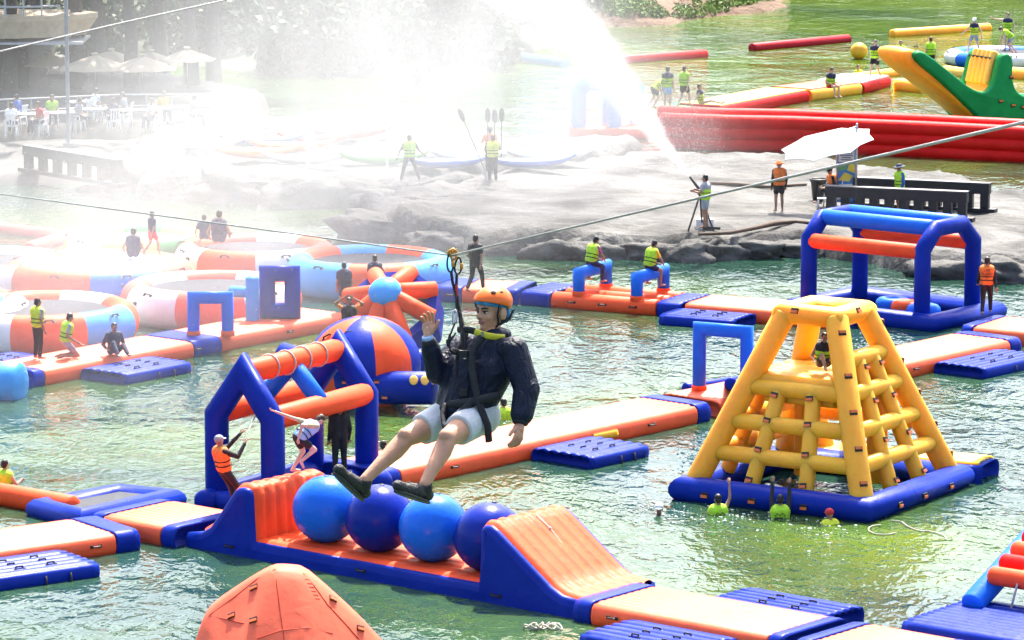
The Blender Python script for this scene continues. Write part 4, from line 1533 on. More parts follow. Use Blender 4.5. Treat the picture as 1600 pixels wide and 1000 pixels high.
# lamp post
p = G(107, 228, TZ_)
t = thing('grey_post', 'tall grey post standing in front of the terrace parasols', 'post', p)
MB().box((0, 0, 2.9), (0.13, 0.13, 5.8)).build('shaft', simple('grey_paint', (0.3, 0.3, 0.32), 0.6), t, False)
MB().box((0, 0, 0.06), (0.35, 0.35, 0.12)).build('foot', STEEL, t, False)
# balcony building at the top left
WOODC = simple('cream_boards', (0.62, 0.48, 0.30), 0.7, vary=0.12)
p = DP(-40, 36, 172)
t = thing('balcony_house', 'cream balcony with a white railing at the top left corner', 'building', (p.x, p.y, 0))
wz = p.z
MB().box((0, 6, wz / 2 - 0.4), (4.2, 10, wz - 0.8)).build('wall', simple('dark_timber_wall', (0.05, 0.045, 0.04), 0.9), t, False)
pr = [(-3.0, -1.2), (2.0, -1.2), (4.0, -0.4), (5.0, 1.2), (4.0, 2.6), (-3.0, 3.0)]
mb = MB()
mb.loft([[V((q[0] * k_[0], q[1] * k_[0], wz + k_[1])) for q in pr] for k_ in ((0.9, -0.55), (1.0, 0.15), (1.0, 0.35))])
mb.build('balcony_slab', WOODC, t, False)
MB().box((-0.2, 0.6, wz - 0.75), (9.5, 3.6, 0.08)).build('canopy_edge', WHITE, t, False)
for z_, n_ in ((0.75, 0), (1.35, 0)):
    MB().tube([(-3, -1.1, wz + z_), (2, -1.1, wz + z_), (3.6, -0.5, wz + z_)], 0.045, 8, 0.2).build('rail', WHITE, t)
for k in range(9):
    MB().box((-2.9 + 0.72 * k, -1.1 + (0.0 if k < 7 else 0.25 * (k - 6)), wz + 0.85), (0.07, 0.07, 1.0)).build('baluster', WHITE, t, False)

# ---- kayaks on the rock shelf
KC = [('white', (0.75, 0.75, 0.75)), ('red', (0.65, 0.05, 0.03)), ('orange', (0.8, 0.25, 0.03)), ('blue', (0.04, 0.12, 0.5)), ('green', (0.10, 0.45, 0.08))]


def kayak(label, px, py, ci, rz, z=1.0):
    p = G(px, py, z)
    nm, col = KC[ci]
    t = thing('kayak', label, 'kayak', p, rz, 'kayaks on the rock shelf')
    rings = []
    for i in range(13):
        s_ = i / 12
        x = -1.6 + 3.2 * s_
        w_ = 0.38 * sin(pi * (0.06 + 0.88 * s_)) ** 0.7
        lift = 0.25 * abs(2 * s_ - 1) ** 3
        rings.append([V((x, w_ * cos(q), 0.18 + lift + (0.16 if sin(q) > 0 else 0.2) * sin(q) * w_ / 0.38)) for q in [2 * pi * j / 14 for j in range(14)]])
    MB().loft(rings).build('hull', vinyl('kayak_' + nm, col, 0.35), t)
    for xx in (-0.35, 0.55):
        MB().ell((xx, 0, 0.30), (0.33, 0.24, 0.06), 14, 6).build('seat_well', DARK, t)


for px, py, ci, rz, lb in ((318, 232, 0, 0.15, 'white kayak furthest left on the rock shelf'), (360, 222, 0, 0.1, 'white kayak behind the furthest left one'), (410, 228, 3, 0.12, 'blue kayak left of the red ones in the mist'),
                           (455, 236, 2, 0.1, 'orange kayak in the mist in front of the red ones'), (500, 224, 1, 0.25, 'red kayak lying on top of the mist covered row'), (548, 216, 1, 0.25, 'red kayak pointing at the lake beside the first red one'),
                           (400, 246, 2, 0.08, 'orange kayak nearest the water at the left'), (560, 248, 0, 0.12, 'white kayak in the middle of the row'), (600, 256, 4, 0.15, 'pale green kayak beside the attendant in neon vest'), (700, 262, 3, 0.3, 'blue kayak right of the attendant in neon vest'),
                           (740, 252, 0, 0.3, 'white kayak between the attendant and the paddle carriers'), (830, 262, 3, 0.25, 'blue kayak right of the paddle carriers'), (860, 252, 0, 0.25, 'white kayak at the right end of the row'), (480, 256, 0, 0.1, 'white kayak at the front of the row'), (660, 250, 0, 0.3, 'white kayak behind the attendant in neon vest')):
    kayak(lb, px, py, ci, rz)

# yellow pedal raft
c = G(660, 152)
t = thing('pedal_raft', 'yellow twin hulled raft in the mist far out on the lake', 'raft', c, 0.55)
for yy in (-0.5, 0.5):
    MB().tube([(-1.3, yy, 0.12), (-0.8, yy, 0.1), (0.8, yy, 0.1), (1.3, yy, 0.14)], [0.12, 0.22, 0.22, 0.12], 14, 0.8).build('hull', YELLOW, t)
MB().box((0, 0, 0.33), (0.9, 1.3, 0.06)).build('deck', WHITE, t, False)

# pieces floating on the water
def spline(pts, n=6):
    out = []
    P = [pts[0]] + list(pts) + [pts[-1]]
    for i in range(1, len(P) - 2):
        for k in range(n):
            t_ = k / n
            p0_, p1_, p2_, p3_ = P[i - 1], P[i], P[i + 1], P[i + 2]
            out.append(0.5 * ((2 * p1_) + (p2_ - p0_) * t_ + (2 * p0_ - 5 * p1_ + 4 * p2_ - p3_) * t_ ** 2 + (3 * p1_ - p0_ - 3 * p2_ + p3_) * t_ ** 3))
    out.append(P[-1])
    return out


o = MB().tube(spline([G(1400, 832, .02), G(1385, 835, .02), G(1368, 834, .02), G(1357, 828, .02), G(1362, 822, .02), G(1376, 820, .02)]), 0.013, 6, 0.3)
o.tube(spline([G(1392, 813, .02), G(1408, 815, .02), G(1418, 822, .02), G(1436, 829, .02), G(1452, 830, .02), G(1474, 836, .02), G(1478, 843, .02)]), 0.013, 6, 0.3)
o = o.build('floating_rope', ROPE)
tag(o, 'thin pale rope floating right of the yellow tower base', 'rope')
t = thing('rope_coil', 'tangle of pale rope floating under the ball bridge end', 'rope', G(849, 983))
for k in range(5):
    rg = [V((0.12 * k - 0.25 + 0.13 * cos(q * pi / 6), 0.12 * sin(q * pi / 6 + k), 0.06 + 0.05 * sin(q * pi / 3 + k))) for q in range(12)]
    MB().tube(rg, 0.016, 6, closed=True).build('loop', ROPE, t)


# ---- trees added to shade the terrace, their crowns out of view
BARK = simple('tree_bark', (0.07, 0.055, 0.045), 0.9, bump=0.6, bscale=8)
for k, (px, D_, h_, lb) in enumerate(((-30, 176, 12, 'added shade tree furthest left behind the terrace'), (60, 184, 13, 'added shade tree behind the leftmost terrace parasol'), (160, 182, 12.5, 'added shade tree behind the wide terrace parasol'), (255, 185, 13, 'added shade tree behind the middle of the terrace row'), (335, 183, 12, 'added shade tree at the right end of the terrace'),
                                     (15, 173, 17, 'added tall shade tree on the terrace by the left edge'), (118, 174, 17, 'added tall shade tree on the terrace behind the grey post'), (205, 174, 16.5, 'added tall shade tree on the terrace between the parasols'), (302, 175, 16.5, 'added tall shade tree on the terrace beside the last parasol'))):
    p = DP(px, 200, D_)
    t = thing('added_shade_tree', lb, 'tree', (p.x, p.y, 0.6), k, 'added shade trees behind the terrace')
    MB().tube([(0, 0, -0.3), (0.15, 0.1, 2.5), (-0.1, 0.2, 5.5), (0.2, 0.1, h_ * 0.8)], [0.38, 0.28, 0.22, 0.08], 10, 0.3).build('trunk', BARK, t)
    for q in range(4):
        an = q * 1.6 + k
        MB().tube([(0, 0.15, 5.0 + 0.6 * q), (1.6 * cos(an), 1.6 * sin(an), 6.8 + 0.7 * q), (3.0 * cos(an), 3.0 * sin(an), 8.0 + 0.8 * q)], [0.14, 0.09, 0.04], 8, 0.3).build('limb', BARK, t)
    rnd = random.Random(k)
    lp = []
    for c_ in range(34):
        v_ = V((rnd.gauss(0, 1), rnd.gauss(0, 1), rnd.gauss(0, 1))).normalized() * rnd.uniform(0.45, 1.0)
        cc_ = V((v_.x * 4.6, v_.y * 4.6, h_ * 0.82 + v_.z * 3.2))
        r_ = rnd.uniform(0.9, 1.6)
        for _ in range(85):
            w_ = V((rnd.gauss(0, 1), rnd.gauss(0, 1), rnd.gauss(0, 0.7))) * r_ * 0.55
            lp.append(tuple(cc_ + w_))
    leaf_cloud('crown', lp, 0.26, LEAF, t)
# ================================================================== PEOPLE
BAKE = []
SKIN = simple('skin', (0.50, 0.29, 0.19), 0.5, vary=0.10)
SKINT = simple('tanned_skin', (0.31, 0.165, 0.10), 0.5, vary=0.12)
SKINP = simple('fair_skin', (0.60, 0.38, 0.28), 0.5, vary=0.10)
HAIR = simple('black_hair', (0.012, 0.01, 0.009), 0.45)
BROWNH = simple('brown_hair', (0.06, 0.032, 0.018), 0.5)
C_ = {}


def cloth(nm, col, rough=0.75):
    return simple('cloth_' + nm, col, rough, vary=0.22, nscale=7, bump=0.35, bscale=16)


NEON = cloth('neon', (0.42, 0.75, 0.03))
NEON2 = cloth('lime_yellow', (0.62, 0.72, 0.03))
ORV = cloth('orange', (0.85, 0.20, 0.03))
BLK = cloth('black', (0.012, 0.012, 0.015))
NVY = cloth('navy', (0.015, 0.02, 0.06))
GRY = cloth('grey', (0.30, 0.32, 0.36))
WHT = cloth('white', (0.70, 0.70, 0.70))
LBL = cloth('light_blue', (0.30, 0.45, 0.68))
YEL = cloth('yellow', (0.75, 0.42, 0.02))
PUR = cloth('purple', (0.30, 0.05, 0.20))
REDC = cloth('red', (0.55, 0.03, 0.03))
BLU = cloth('blue', (0.03, 0.10, 0.40))
TAN = cloth('tan', (0.55, 0.40, 0.24))


def capsule(mb, p0, r0, p1, r1, n=10):
    p0, p1 = V(p0), V(p1)
    if (p1 - p0).length < 1e-4:
        return mb.ell(p0, max(r0, r1), n, 8)
    return mb.tube([p0, p1], [r0, r1], n, 1.0)


def blob(name, mb, voxel, mat, parent, extra=None, smooth=3):
    o = mb.build(name, mat, parent)
    md = o.modifiers.new('remesh', 'REMESH')
    md.mode = 'VOXEL'
    md.voxel_size = voxel
    sm = o.modifiers.new('smooth', 'SMOOTH')
    sm.factor = 0.5
    sm.iterations = smooth
    BAKE.append((o, extra))
    return o


def bake_all():
    dg = bpy.context.evaluated_depsgraph_get()
    done = []
    for o, extra in BAKE:
        done.append(bpy.data.meshes.new_from_object(o.evaluated_get(dg), depsgraph=dg))
    for (o, extra), me in zip(BAKE, done):
        if extra and extra.v:
            bm = bmesh.new()
            bm.from_mesh(me)
            vs = [bm.verts.new(v_) for v_ in extra.v]
            for f_ in extra.f:
                try:
                    bm.faces.new([vs[i] for i in f_])
                except ValueError:
                    pass
            bm.to_mesh(me)
            bm.free()
        mt = o.data.materials[0] if o.data.materials else None
        o.modifiers.clear()
        old = o.data
        me.name = old.name
        me.materials.clear()
        if mt:
            me.materials.append(mt)
        me.polygons.foreach_set('use_smooth', [True] * len(me.polygons))
        o.data = me
        bpy.data.meshes.remove(old)
    BAKE.clear()


def base_joints():
    J = {}
    for s, k in ((1, 'R'), (-1, 'L')):
        J['sh' + k] = V((s * 0.17, 0, 1.34))
        J['el' + k] = V((s * 0.23, -0.03, 1.06))
        J['wr' + k] = V((s * 0.23, 0.06, 0.82))
        J['hp' + k] = V((s * 0.09, 0, 0.88))
        J['kn' + k] = V((s * 0.10, 0.02, 0.47))
        J['an' + k] = V((s * 0.11, -0.02, 0.08))
        J['to' + k] = V((s * 0.13, 0.15, 0.03))
    J['pe'] = V((0, 0, 0.92))
    J['ch'] = V((0, 0, 1.22))
    J['nk'] = V((0, 0.0, 1.40))
    J['hd'] = V((0, 0.02, 1.54))
    return J


def upper(J, rot_x, shift, keep=()):
    """lean the upper body forward about the pelvis and move it"""
    R = Matrix.Rotation(-rot_x, 3, 'X')
    p = J['pe'].copy()
    for k in ('ch', 'nk', 'hd', 'shR', 'shL', 'elR', 'elL', 'wrR', 'wrL'):
        J[k] = p + R @ (J[k] - p)
    for k in list(J):
        J[k] = J[k] + V(shift)


def pose(name):
    J = base_joints()

    def S(**kw):
        for k, v in kw.items():
            J[k] = V(v)
    if name == 'walk':
        S(knR=(.1, .2, .5), anR=(.11, .25, .1), toR=(.12, .4, .05), knL=(-.1, -.02, .47), anL=(-.11, -.3, .12), toL=(-.12, -.14, .03), wrR=(.26, -.15, .84), wrL=(-.26, .2, .88))
    elif name == 'stride':
        S(knR=(.22, .08, .48), anR=(.34, .0, .08), toR=(.36, .15, .03), knL=(-.2, .08, .48), anL=(-.3, .02, .08), toL=(-.34, .16, .03), elR=(.36, .05, 1.1), wrR=(.5, .15, .95), elL=(-.34, .02, 1.08), wrL=(-.42, .12, .86))
    elif name == 'point':
        S(elR=(.42, .1, 1.36), wrR=(.66, .18, 1.42), elL=(-.3, -.08, 1.08), wrL=(-.26, .05, .9))
    elif name == 'sit':
        upper(J, 0.15, (0, 0, -0.78))
        S(knR=(.12, .42, .12), anR=(.13, .5, -.30), toR=(.13, .66, -.32), knL=(-.12, .42, .12), anL=(-.13, .46, -.30), toL=(-.13, .62, -.32), wrR=(.2, .3, .22), wrL=(-.2, .3, .22))
    elif name == 'straddle':
        upper(J, 0.3, (0, 0, -0.78))
        S(knR=(.3, .22, -.02), anR=(.32, .18, -.44), toR=(.34, .34, -.46), knL=(-.3, .22, -.02), anL=(-.32, .18, -.44), toL=(-.34, .34, -.46), elR=(.27, .25, .28), wrR=(.14, .42, .14), elL=(-.27, .25, .28), wrL=(-.14, .42, .14))
    elif name == 'sitfloor':
        upper(J, 0.1, (0, 0, -0.78))
        S(knR=(.14, .4, .38), anR=(.13, .72, .1), toR=(.14, .86, .08), knL=(-.14, .42, .3), anL=(-.15, .78, .1), toL=(-.16, .92, .1), elR=(.3, .0, .3), wrR=(.3, .25, .22), elL=(-.3, -.05, .3), wrL=(-.3, .15, .12))
    elif name == 'kneel':
        upper(J, 0.2, (0, 0, -0.42))
        S(knR=(.14, .32, .09), anR=(.13, -.1, .1), toR=(.13, -.25, .05), knL=(-.14, .32, .09), anL=(-.13, -.1, .1), toL=(-.13, -.25, .05), wrR=(.2, .36, .42), wrL=(-.2, .36, .42))
    elif name == 'crouch':
        upper(J, 0.95, (0, 0, -0.1))
        S(knR=(.14, .15, .45), anR=(.15, -.12, .08), toR=(.15, .06, .03), knL=(-.14, .1, .45), anL=(-.15, -.22, .08), toL=(-.15, -.06, .03), elR=(.22, .5, .6), wrR=(.2, .56, .34), elL=(-.22, .5, .6), wrL=(-.2, .56, .34))
    elif name == 'jump':   # bent forward on one leg, arms thrown back
        upper(J, 0.95, (0, 0, -0.12))
        S(knR=(.1, .34, .5), anR=(.1, .02, .28), toR=(.1, .06, .12), knL=(-.08, .14, .45), anL=(-.08, -.12, .08), toL=(-.08, .05, .03), elR=(.28, -.05, 1.12), wrR=(.2, -.1, .82), elL=(-.28, -.1, 1.22), wrL=(-.34, -.42, 1.36))
    elif name == 'hang':   # leaning back, holding a rope in front of the face
        upper(J, -0.22, (0, 0, 0))
        S(knR=(.12, .26, .52), anR=(.13, .42, .12), toR=(.14, .58, .1), knL=(-.1, .22, .5), anL=(-.1, .3, .1), toL=(-.1, .46, .08), elR=(.22, .22, 1.2), wrR=(.16, .42, 1.45), elL=(-.2, .2, 1.35), wrL=(-.1, .45, 1.62))
    elif name == 'headhold':
        S(elR=(.40, .05, 1.5), wrR=(.14, .08, 1.66), elL=(-.40, .05, 1.5), wrL=(-.14, .08, 1.66))
    elif name == 'climb':
        S(elR=(.24, .2, 1.5), wrR=(.2, .3, 1.75), elL=(-.24, .2, 1.3), wrL=(-.24, .4, 1.25))
    elif name == 'reach':
        S(elR=(.3, .1, 1.55), wrR=(.32, .22, 1.85), elL=(-.24, .05, 1.1), wrL=(-.22, .25, 1.0))
    elif name == 'bothup':
        S(elR=(.2, .12, 1.6), wrR=(.2, .2, 1.88), elL=(-.2, .12, 1.6), wrL=(-.18, .2, 1.9))
    elif name == 'carry':
        S(elR=(.27, .1, 1.12), wrR=(.2, .3, 1.15), elL=(-.27, .1, 1.12), wrL=(-.2, .3, 1.15))
    elif name == 'sitback':  # sits on the floor, legs out to one side, weight on a hand
        upper(J, -0.12, (0, 0, -0.78))
        S(knR=(.12, .46, .2), anR=(.15, .9, .1), toR=(.18, 1.0, .16), knL=(-.12, .46, .2), anL=(-.1, .9, .1), toL=(-.1, 1.0, .16), elR=(.28, -.16, .34), wrR=(.3, -.3, .1), elL=(-.28, -.16, .34), wrL=(-.3, -.3, .1))
    return J


NP = [0]


def torso_prims(mb, J, dr, z0=0.0, z1=1.0):
    a = J['pe'].lerp(J['nk'], z0)
    c = J['pe'].lerp(J['nk'], z1)
    sx = (J['shR'] - J['shL']).normalized()
    for s in (-1, 1):
        capsule(mb, a + sx * (s * 0.065), 0.105 + dr, J['pe'].lerp(J['ch'], 0.45) + sx * (s * 0.06), 0.10 + dr)
        capsule(mb, J['pe'].lerp(J['ch'], 0.45) + sx * (s * 0.06), 0.10 + dr, c.lerp(J['ch'], 0.5) + sx * (s * 0.085), 0.112 + dr)


def person(label, loc, face, ps, skin=SKIN, shirt=None, vest=None, legs=None, trousers=None, hat=None, hair=True, sc=0.97, group=None, sleeves=False, vest_top=None, voxel=0.022, hatbrim=False, straps=True, sunk=None, J=None):
    """face: 0 looks away from the camera, 90 to the left, 180 to the camera"""
    t = thing('person', label, 'person', loc, radians(face), group)
    t.scale = (sc, sc, sc)
    if vest is NEON and NP[0] % 3 == 1:
        vest = NEON2
    J = J or pose(ps)
    mb = MB()
    torso_prims(mb, J, 0.0)
    capsule(mb, J['shR'], 0.062, J['shL'], 0.062)
    capsule(mb, J['ch'].lerp(J['nk'], 0.6), 0.075, J['hd'].lerp(J['nk'], 0.6), 0.052)
    for k in 'RL':
        capsule(mb, J['sh' + k], 0.056, J['el' + k], 0.042)
        capsule(mb, J['el' + k], 0.042, J['wr' + k], 0.030)
        capsule(mb, J['hp' + k], 0.090, J['kn' + k], 0.058)
        km = J['kn' + k].lerp(J['an' + k], 0.32) + V((0, -0.012, 0))
        capsule(mb, J['kn' + k], 0.056, km, 0.056)
        capsule(mb, km, 0.056, J['an' + k], 0.036)
        capsule(mb, J['an' + k] + V((0, -0.02, -0.02)), 0.042, J['to' + k], 0.030)
    up = (J['hd'] - J['nk']).normalized()
    hd = J['hd']
    rot = up.to_track_quat('Z', 'Y').to_matrix()
    fwd = V((0, 1, 0))
    fwd = (fwd - up * fwd.dot(up)).normalized()
    rt = fwd.cross(up).normalized()
    RM = Matrix((rt, fwd, up)).transposed()
    mb.ell(hd + up * 0.02, (0.075, 0.094, 0.105), 14, 10, RM)
    mb.ell(hd + fwd * 0.03 - up * 0.05, (0.055, 0.062, 0.07), 12, 8, RM)
    ex = MB()
    ex.ell(hd + fwd * 0.098 - up * 0.005, (0.014, 0.02, 0.022), 8, 6, RM)
    for s in (-1, 1):
        ex.ell(hd + rt * (s * 0.078) - up * 0.005, (0.012, 0.022, 0.032), 8, 6, RM)
    for k in 'RL':
        d = (J['wr' + k] - J['el' + k]).normalized()
        side = d.cross(V((0, 1, 0.2))).normalized()
        nrm = side.cross(d)
        palm = J['wr' + k] + d * 0.055
        ex.ell(palm, (0.038, 0.018, 0.048), 10, 8, Matrix((side, nrm, d)).transposed())
        for q in range(4):
            b_ = palm + d * 0.035 + side * (-0.027 + 0.018 * q)
            ln = (0.055, 0.066, 0.062, 0.048)[q]
            ex.tube([b_, b_ + d * ln * 0.5 + nrm * 0.006, b_ + d * ln * 0.85 + nrm * 0.028], [0.010, 0.0095, 0.008], 6, 0.8)
        b_ = palm - d * 0.015 + side * 0.03
        ex.tube([b_, b_ + side * 0.028 + d * 0.022, b_ + side * 0.03 + d * 0.055 + nrm * 0.01], [0.012, 0.011, 0.009], 6, 0.8)
    blob('body', mb, voxel, skin, t, ex)
    for s in (-1, 1):
        MB().ell(hd + fwd * 0.088 + rt * (s * 0.032) + up * 0.022, (0.013, 0.009, 0.008), 8, 6, RM).build('eye', DARK, t)
    if hair and not hat:
        mb = MB()
        mb.ell(hd + up * 0.058 - fwd * 0.022, (0.083, 0.092, 0.080), 14, 10, RM)
        mb.ell(hd - fwd * 0.045 + up * 0.01, (0.078, 0.064, 0.09), 12, 8, RM)
        mb.v = [tuple(V(p) + V((1, 1, 1)) * 0.010 * noise.noise(V(p) * 30)) for p in mb.v]
        mb.build('hair', BROWNH if skin is SKINP else HAIR, t)
    if hat:
        mb = MB()
        mb.ell(hd + up * 0.058, (0.098, 0.110, 0.092), 16, 10, RM)
        if hatbrim:
            mb.ell(hd + up * 0.045, (0.20, 0.21, 0.022), 18, 6, RM)
        else:
            mb.ell(hd + up * 0.05 + fwd * 0.10, (0.07, 0.08, 0.014), 12, 6, RM)
        mb.build('hat', hat, t)
    if shirt:
        mb = MB()
        torso_prims(mb, J, 0.016)
        capsule(mb, J['shR'], 0.078, J['shL'], 0.078)
        for k in 'RL':
            e_ = J['el' + k] if sleeves else J['sh' + k].lerp(J['el' + k], 0.6)
            capsule(mb, J['sh' + k], 0.072, e_, 0.058)
            if sleeves:
                capsule(mb, J['el' + k], 0.056, J['wr' + k], 0.040)
        blob('shirt', mb, voxel, shirt, t)
    if vest:
        mb = MB()
        if vest_top:
            torso_prims(mb, J, 0.045, 0.10, 0.5)
        else:
            torso_prims(mb, J, 0.045, 0.10, 0.95)
            capsule(mb, J['shR'].lerp(J['shL'], 0.2), 0.085, J['shR'].lerp(J['shL'], 0.8), 0.085)
        blob('life_vest', mb, voxel, vest, t)
        if vest_top:
            mb = MB()
            torso_prims(mb, J, 0.043, 0.55, 0.95)
            capsule(mb, J['shR'].lerp(J['shL'], 0.2), 0.085, J['shR'].lerp(J['shL'], 0.8), 0.085)
            blob('vest_yoke', mb, voxel, vest_top, t)
        if straps:
            ax_ = (J['nk'] - J['pe']).normalized()
            sx = (J['shR'] - J['shL']).normalized()
            fy = ax_.cross(sx)
            for f_ in (0.2, 0.42):
                c_ = J['pe'].lerp(J['nk'], f_)
                rg = [c_ + sx * (0.222 * cos(q * pi / 9)) + fy * (0.158 * sin(q * pi / 9)) for q in range(18)]
                MB().tube(rg, 0.014, 6, closed=True).build('strap', BLK, t)
    lw = trousers or legs
    if lw:
        mb = MB()
        sx = (J['hpR'] - J['hpL']).normalized()
        for s in (-1, 1):
            capsule(mb, J['pe'] + sx * s * 0.06, 0.125, J['pe'] + sx * s * 0.05 + (J['ch'] - J['pe']) * 0.25, 0.115)
        for k in 'RL':
            if trousers:
                capsule(mb, J['hp' + k], 0.105, J['kn' + k], 0.074)
                capsule(mb, J['kn' + k], 0.074, J['an' + k] + (J['kn' + k] - J['an' + k]) * 0.1, 0.058)
            else:
                capsule(mb, J['hp' + k], 0.105, J['hp' + k].lerp(J['kn' + k], 0.55), 0.092)
        blob('trousers' if trousers else 'shorts', mb, voxel, lw, t)
    NP[0] += 1
    return t


# ---- on the rock platform
person('person in grey with a neon vest working the water cannon', G(1102, 356, SZ + 0.3), 70, 'carry', SKINT, GRY, NEON, GRY, vest_top=GRY, sc=1.0)
person('guard in black with an orange bucket hat standing on the rock', G(1217, 331, SZ), 10, 'stand', SKINT, BLK, ORV, BLK, hat=ORV, hatbrim=True, sleeves=True, sc=1.0)
person('guard in black sitting beside the litter bin', CH1 + V((0, 0, 0.44)), 100, 'sit', SKINT, BLK, ORV, None, BLK, hat=BLK, sleeves=True)
person('person in a sunhat and neon vest behind the front fence', G(1405, 336, SZ), 110, 'stand', SKINT, BLU, NEON, WHT, hat=NVY, hatbrim=True, sleeves=True, sc=1.0)
guard = person('guard in an orange vest with his back turned at the blue cage', G(1541, 492, 0.42), -8, 'walk', SKINT, BLK, ORV, None, BLK, sleeves=True, sc=0.98)


def lettering(parent, txt, size, loc, rot, mat):
    cu = bpy.data.curves.new('lettering', 'FONT')
    cu.body = txt
    cu.size = size
    cu.align_x = 'CENTER'
    cu.extrude = 0.002
    o = bpy.data.objects.new('lettering_curve', cu)
    COL.objects.link(o)
    dg = bpy.context.evaluated_depsgraph_get()
    me = bpy.data.meshes.new_from_object(o.evaluated_get(dg))
    bpy.data.objects.remove(o)
    me.name = 'lettering'
    me.materials.clear()
    me.materials.append(mat)
    r = bpy.data.objects.new('lettering', me)
    COL.objects.link(r)
    r.parent = parent
    r.location = loc
    r.rotation_euler = rot
    return r


lettering(guard, 'LIFE\nGUARD', 0.105, (0, -0.168, 1.27), (pi / 2, 0, 0), BLK)

# ---- on the hurdles
person('person in a purple shirt and neon vest astride the left hurdle', ladd(w7, 0.78, 0.95, 1.16), -52, 'straddle', SKINT, PUR, NEON, None, NVY)
person('person in a yellow shirt and neon vest astride the right hurdle', ladd(w7, 2.65, 1.0, 1.16), -52, 'straddle', SKINT, YEL, NEON, NVY)

# ---- far bathers
FARV = 0.03
person('bather in neon vest furthest left on the green float end', G(1022, 168, 0.42), -60, 'crouch', SKINP, None, NEON, NVY, voxel=FARV, J=None)
person('tall bather in light blue shorts on the green float end', G(1043, 172, 0.42), -20, 'stand', SKINP, None, NEON, LBL, vest_top=NVY, sc=1.07, voxel=FARV)
person('bather in black swimsuit stepping onto the far walkway', G(1069, 168, 0.42), -40, 'walk', SKINP, None, NEON, BLK, sc=1.02, voxel=FARV)
person('bather sitting on the far walkway with legs stretched out', G(1095, 164, 0.5), -95, 'sitback', SKINP, None, NEON, None, vest_top=NVY, voxel=FARV)
person('bather in black vest sitting on the edge of the pink deck', G(1297, 138, 0.56), 215, 'sit', SKINP, None, NEON, REDC, vest_top=NVY, sc=1.02, voxel=FARV)
person('bather in black shorts walking on the white far deck', G(1367, 123, 0.48), 150, 'walk', SKINP, None, NEON, BLK, vest_top=NVY, sc=1.02, voxel=FARV)
person('swimmer clinging to the yellow tube by the far walkway', G(1341, 121, 0) - V((0, 0, 1.05)), 200, 'carry', SKINP, None, NEON, None, voxel=FARV)
person('swimmer whose head shows above the raised seesaw arm', G(1407, 92, 0) - V((0, 0, 0.75)), 180, 'stand', SKINP, None, NEON, BLK, voxel=FARV)
person('bather in a bright neon vest seen from behind near the seesaw', G(1454, 98, 0) - V((0, 0, 0.55)), 10, 'stand', SKINP, None, NEON, BLK, sc=1.05, voxel=FARV)
person('bather in a pale cap with legs apart on the trampoline', G(1522, 84, 0.5), 150, 'stride', SKINP, None, NEON, GRY, vest_top=NVY, hat=WHT, sc=1.0, voxel=FARV)
person('bather on the trampoline pointing to the left', G(1574, 77, 0.5), 165, 'point', SKINP, None, NEON, BLK, vest_top=NVY, sc=1.03, voxel=FARV)
person('bather in grey shorts crouching on the trampoline', G(1580, 84, 0.5), 100, 'crouch', SKINP, None, NEON, GRY, voxel=FARV)

# ---- left, in the mist
person('person in a neon vest standing on the misty left walkway', ladd(w9, 1.5, 1.3, 0.42), -50, 'stand', SKINT, GRY, NEON, None, BLK)
person('person in a neon vest kneeling on the misty left walkway', ladd(w9, 2.0, 0.8, 0.42), -70, 'kneel', SKINT, GRY, NEON, GRY)
person('person in dark clothes squatting beside the misty boarding mat', ladd(w9, 3.25, 0.25, 0.42), 205, 'sitfloor', SKINT, NVY, None, None, NVY, sleeves=True)
person('person in a dark blue vest sitting on the covered float', G(208, 402, 1.12), -10, 'sitfloor', SKINT, None, NVY, NVY)
person('child in red shorts walking on the covered float', G(238, 400, 1.08), -60, 'walk', SKINT, NVY, None, REDC, sc=0.8)
person('smaller of the two people sitting with backs turned on the trampoline', G(319, 374, 1.1), 0, 'sitfloor', SKINT, NVY, None, NVY, sc=0.85)
person('larger of the two people sitting with backs turned on the trampoline', G(342, 379, 1.1), -10, 'sitfloor', SKINT, None, NVY, NVY, sc=1.1)
person('person in a dark vest standing behind the rocker', G(538, 492, 0.3), 10, 'stand', SKINT, NVY, NVY, NVY, sc=0.9)
person('person half hidden behind the hub of the spoked wheel', G(586, 480, 0.3), 10, 'stand', SKINT, NVY, NVY, NVY, sc=0.9)
person('person in dark clothes walking on the misty walkway behind the rider', G(743, 456, 0.42), -30, 'walk', SKINT, BLK, None, None, BLK, sc=1.0)
person('person in an orange vest holding both hands on the head', G(546, 556, 0.1), 175, 'headhold', SKINT, ORV, BLK, BLK, sc=0.95)

# ---- around the roof frame
guard2 = person('guard in black with an orange vest and grey cap holding a rope', ladd(c1, 2.05, 2.05, 0.42), -58, 'hang', SKINT, BLK, ORV, None, BLK, hat=GRY, sleeves=True, sc=1.0, voxel=0.018)
gp_ = guard2.location + V((0.45, 0.35, 1.6))
o = MB().tube([guard2.location + V((0.42, 0.2, 1.5)), L1 + ax * 0.35 + V((0.3, 0, 2.2))], 0.014, 6, 0).build('safety_rope', ROPE)
tag(o, 'thin rope from the guard in a grey cap to the frame', 'rope')
person('boy in a light blue vest bending forward on the orange ramp top', ladd(bridge, 96 * k_, 1.75, 1.53), -62, 'jump', SKINP, TAN, LBL, BLK, sc=0.95, voxel=0.018, straps=True)
person('guard in a black wetsuit standing behind the right frame leg', G(531, 744, 0.3), 20, 'stand', SKINT, BLK, None, None, BLK, sleeves=True, sc=1.02)
person('swimmer with dark hair between the frame and the rider', G(599, 704, 0) - V((0, 0, 1.38)), -60, 'stand', SKIN, None, None, BLK)
person('climber in a neon vest holding the blue arm of the rocker', G(700, 646, 0) - V((0, 0, 0.45)), 75, 'climb', SKIN, None, NEON, LBL)
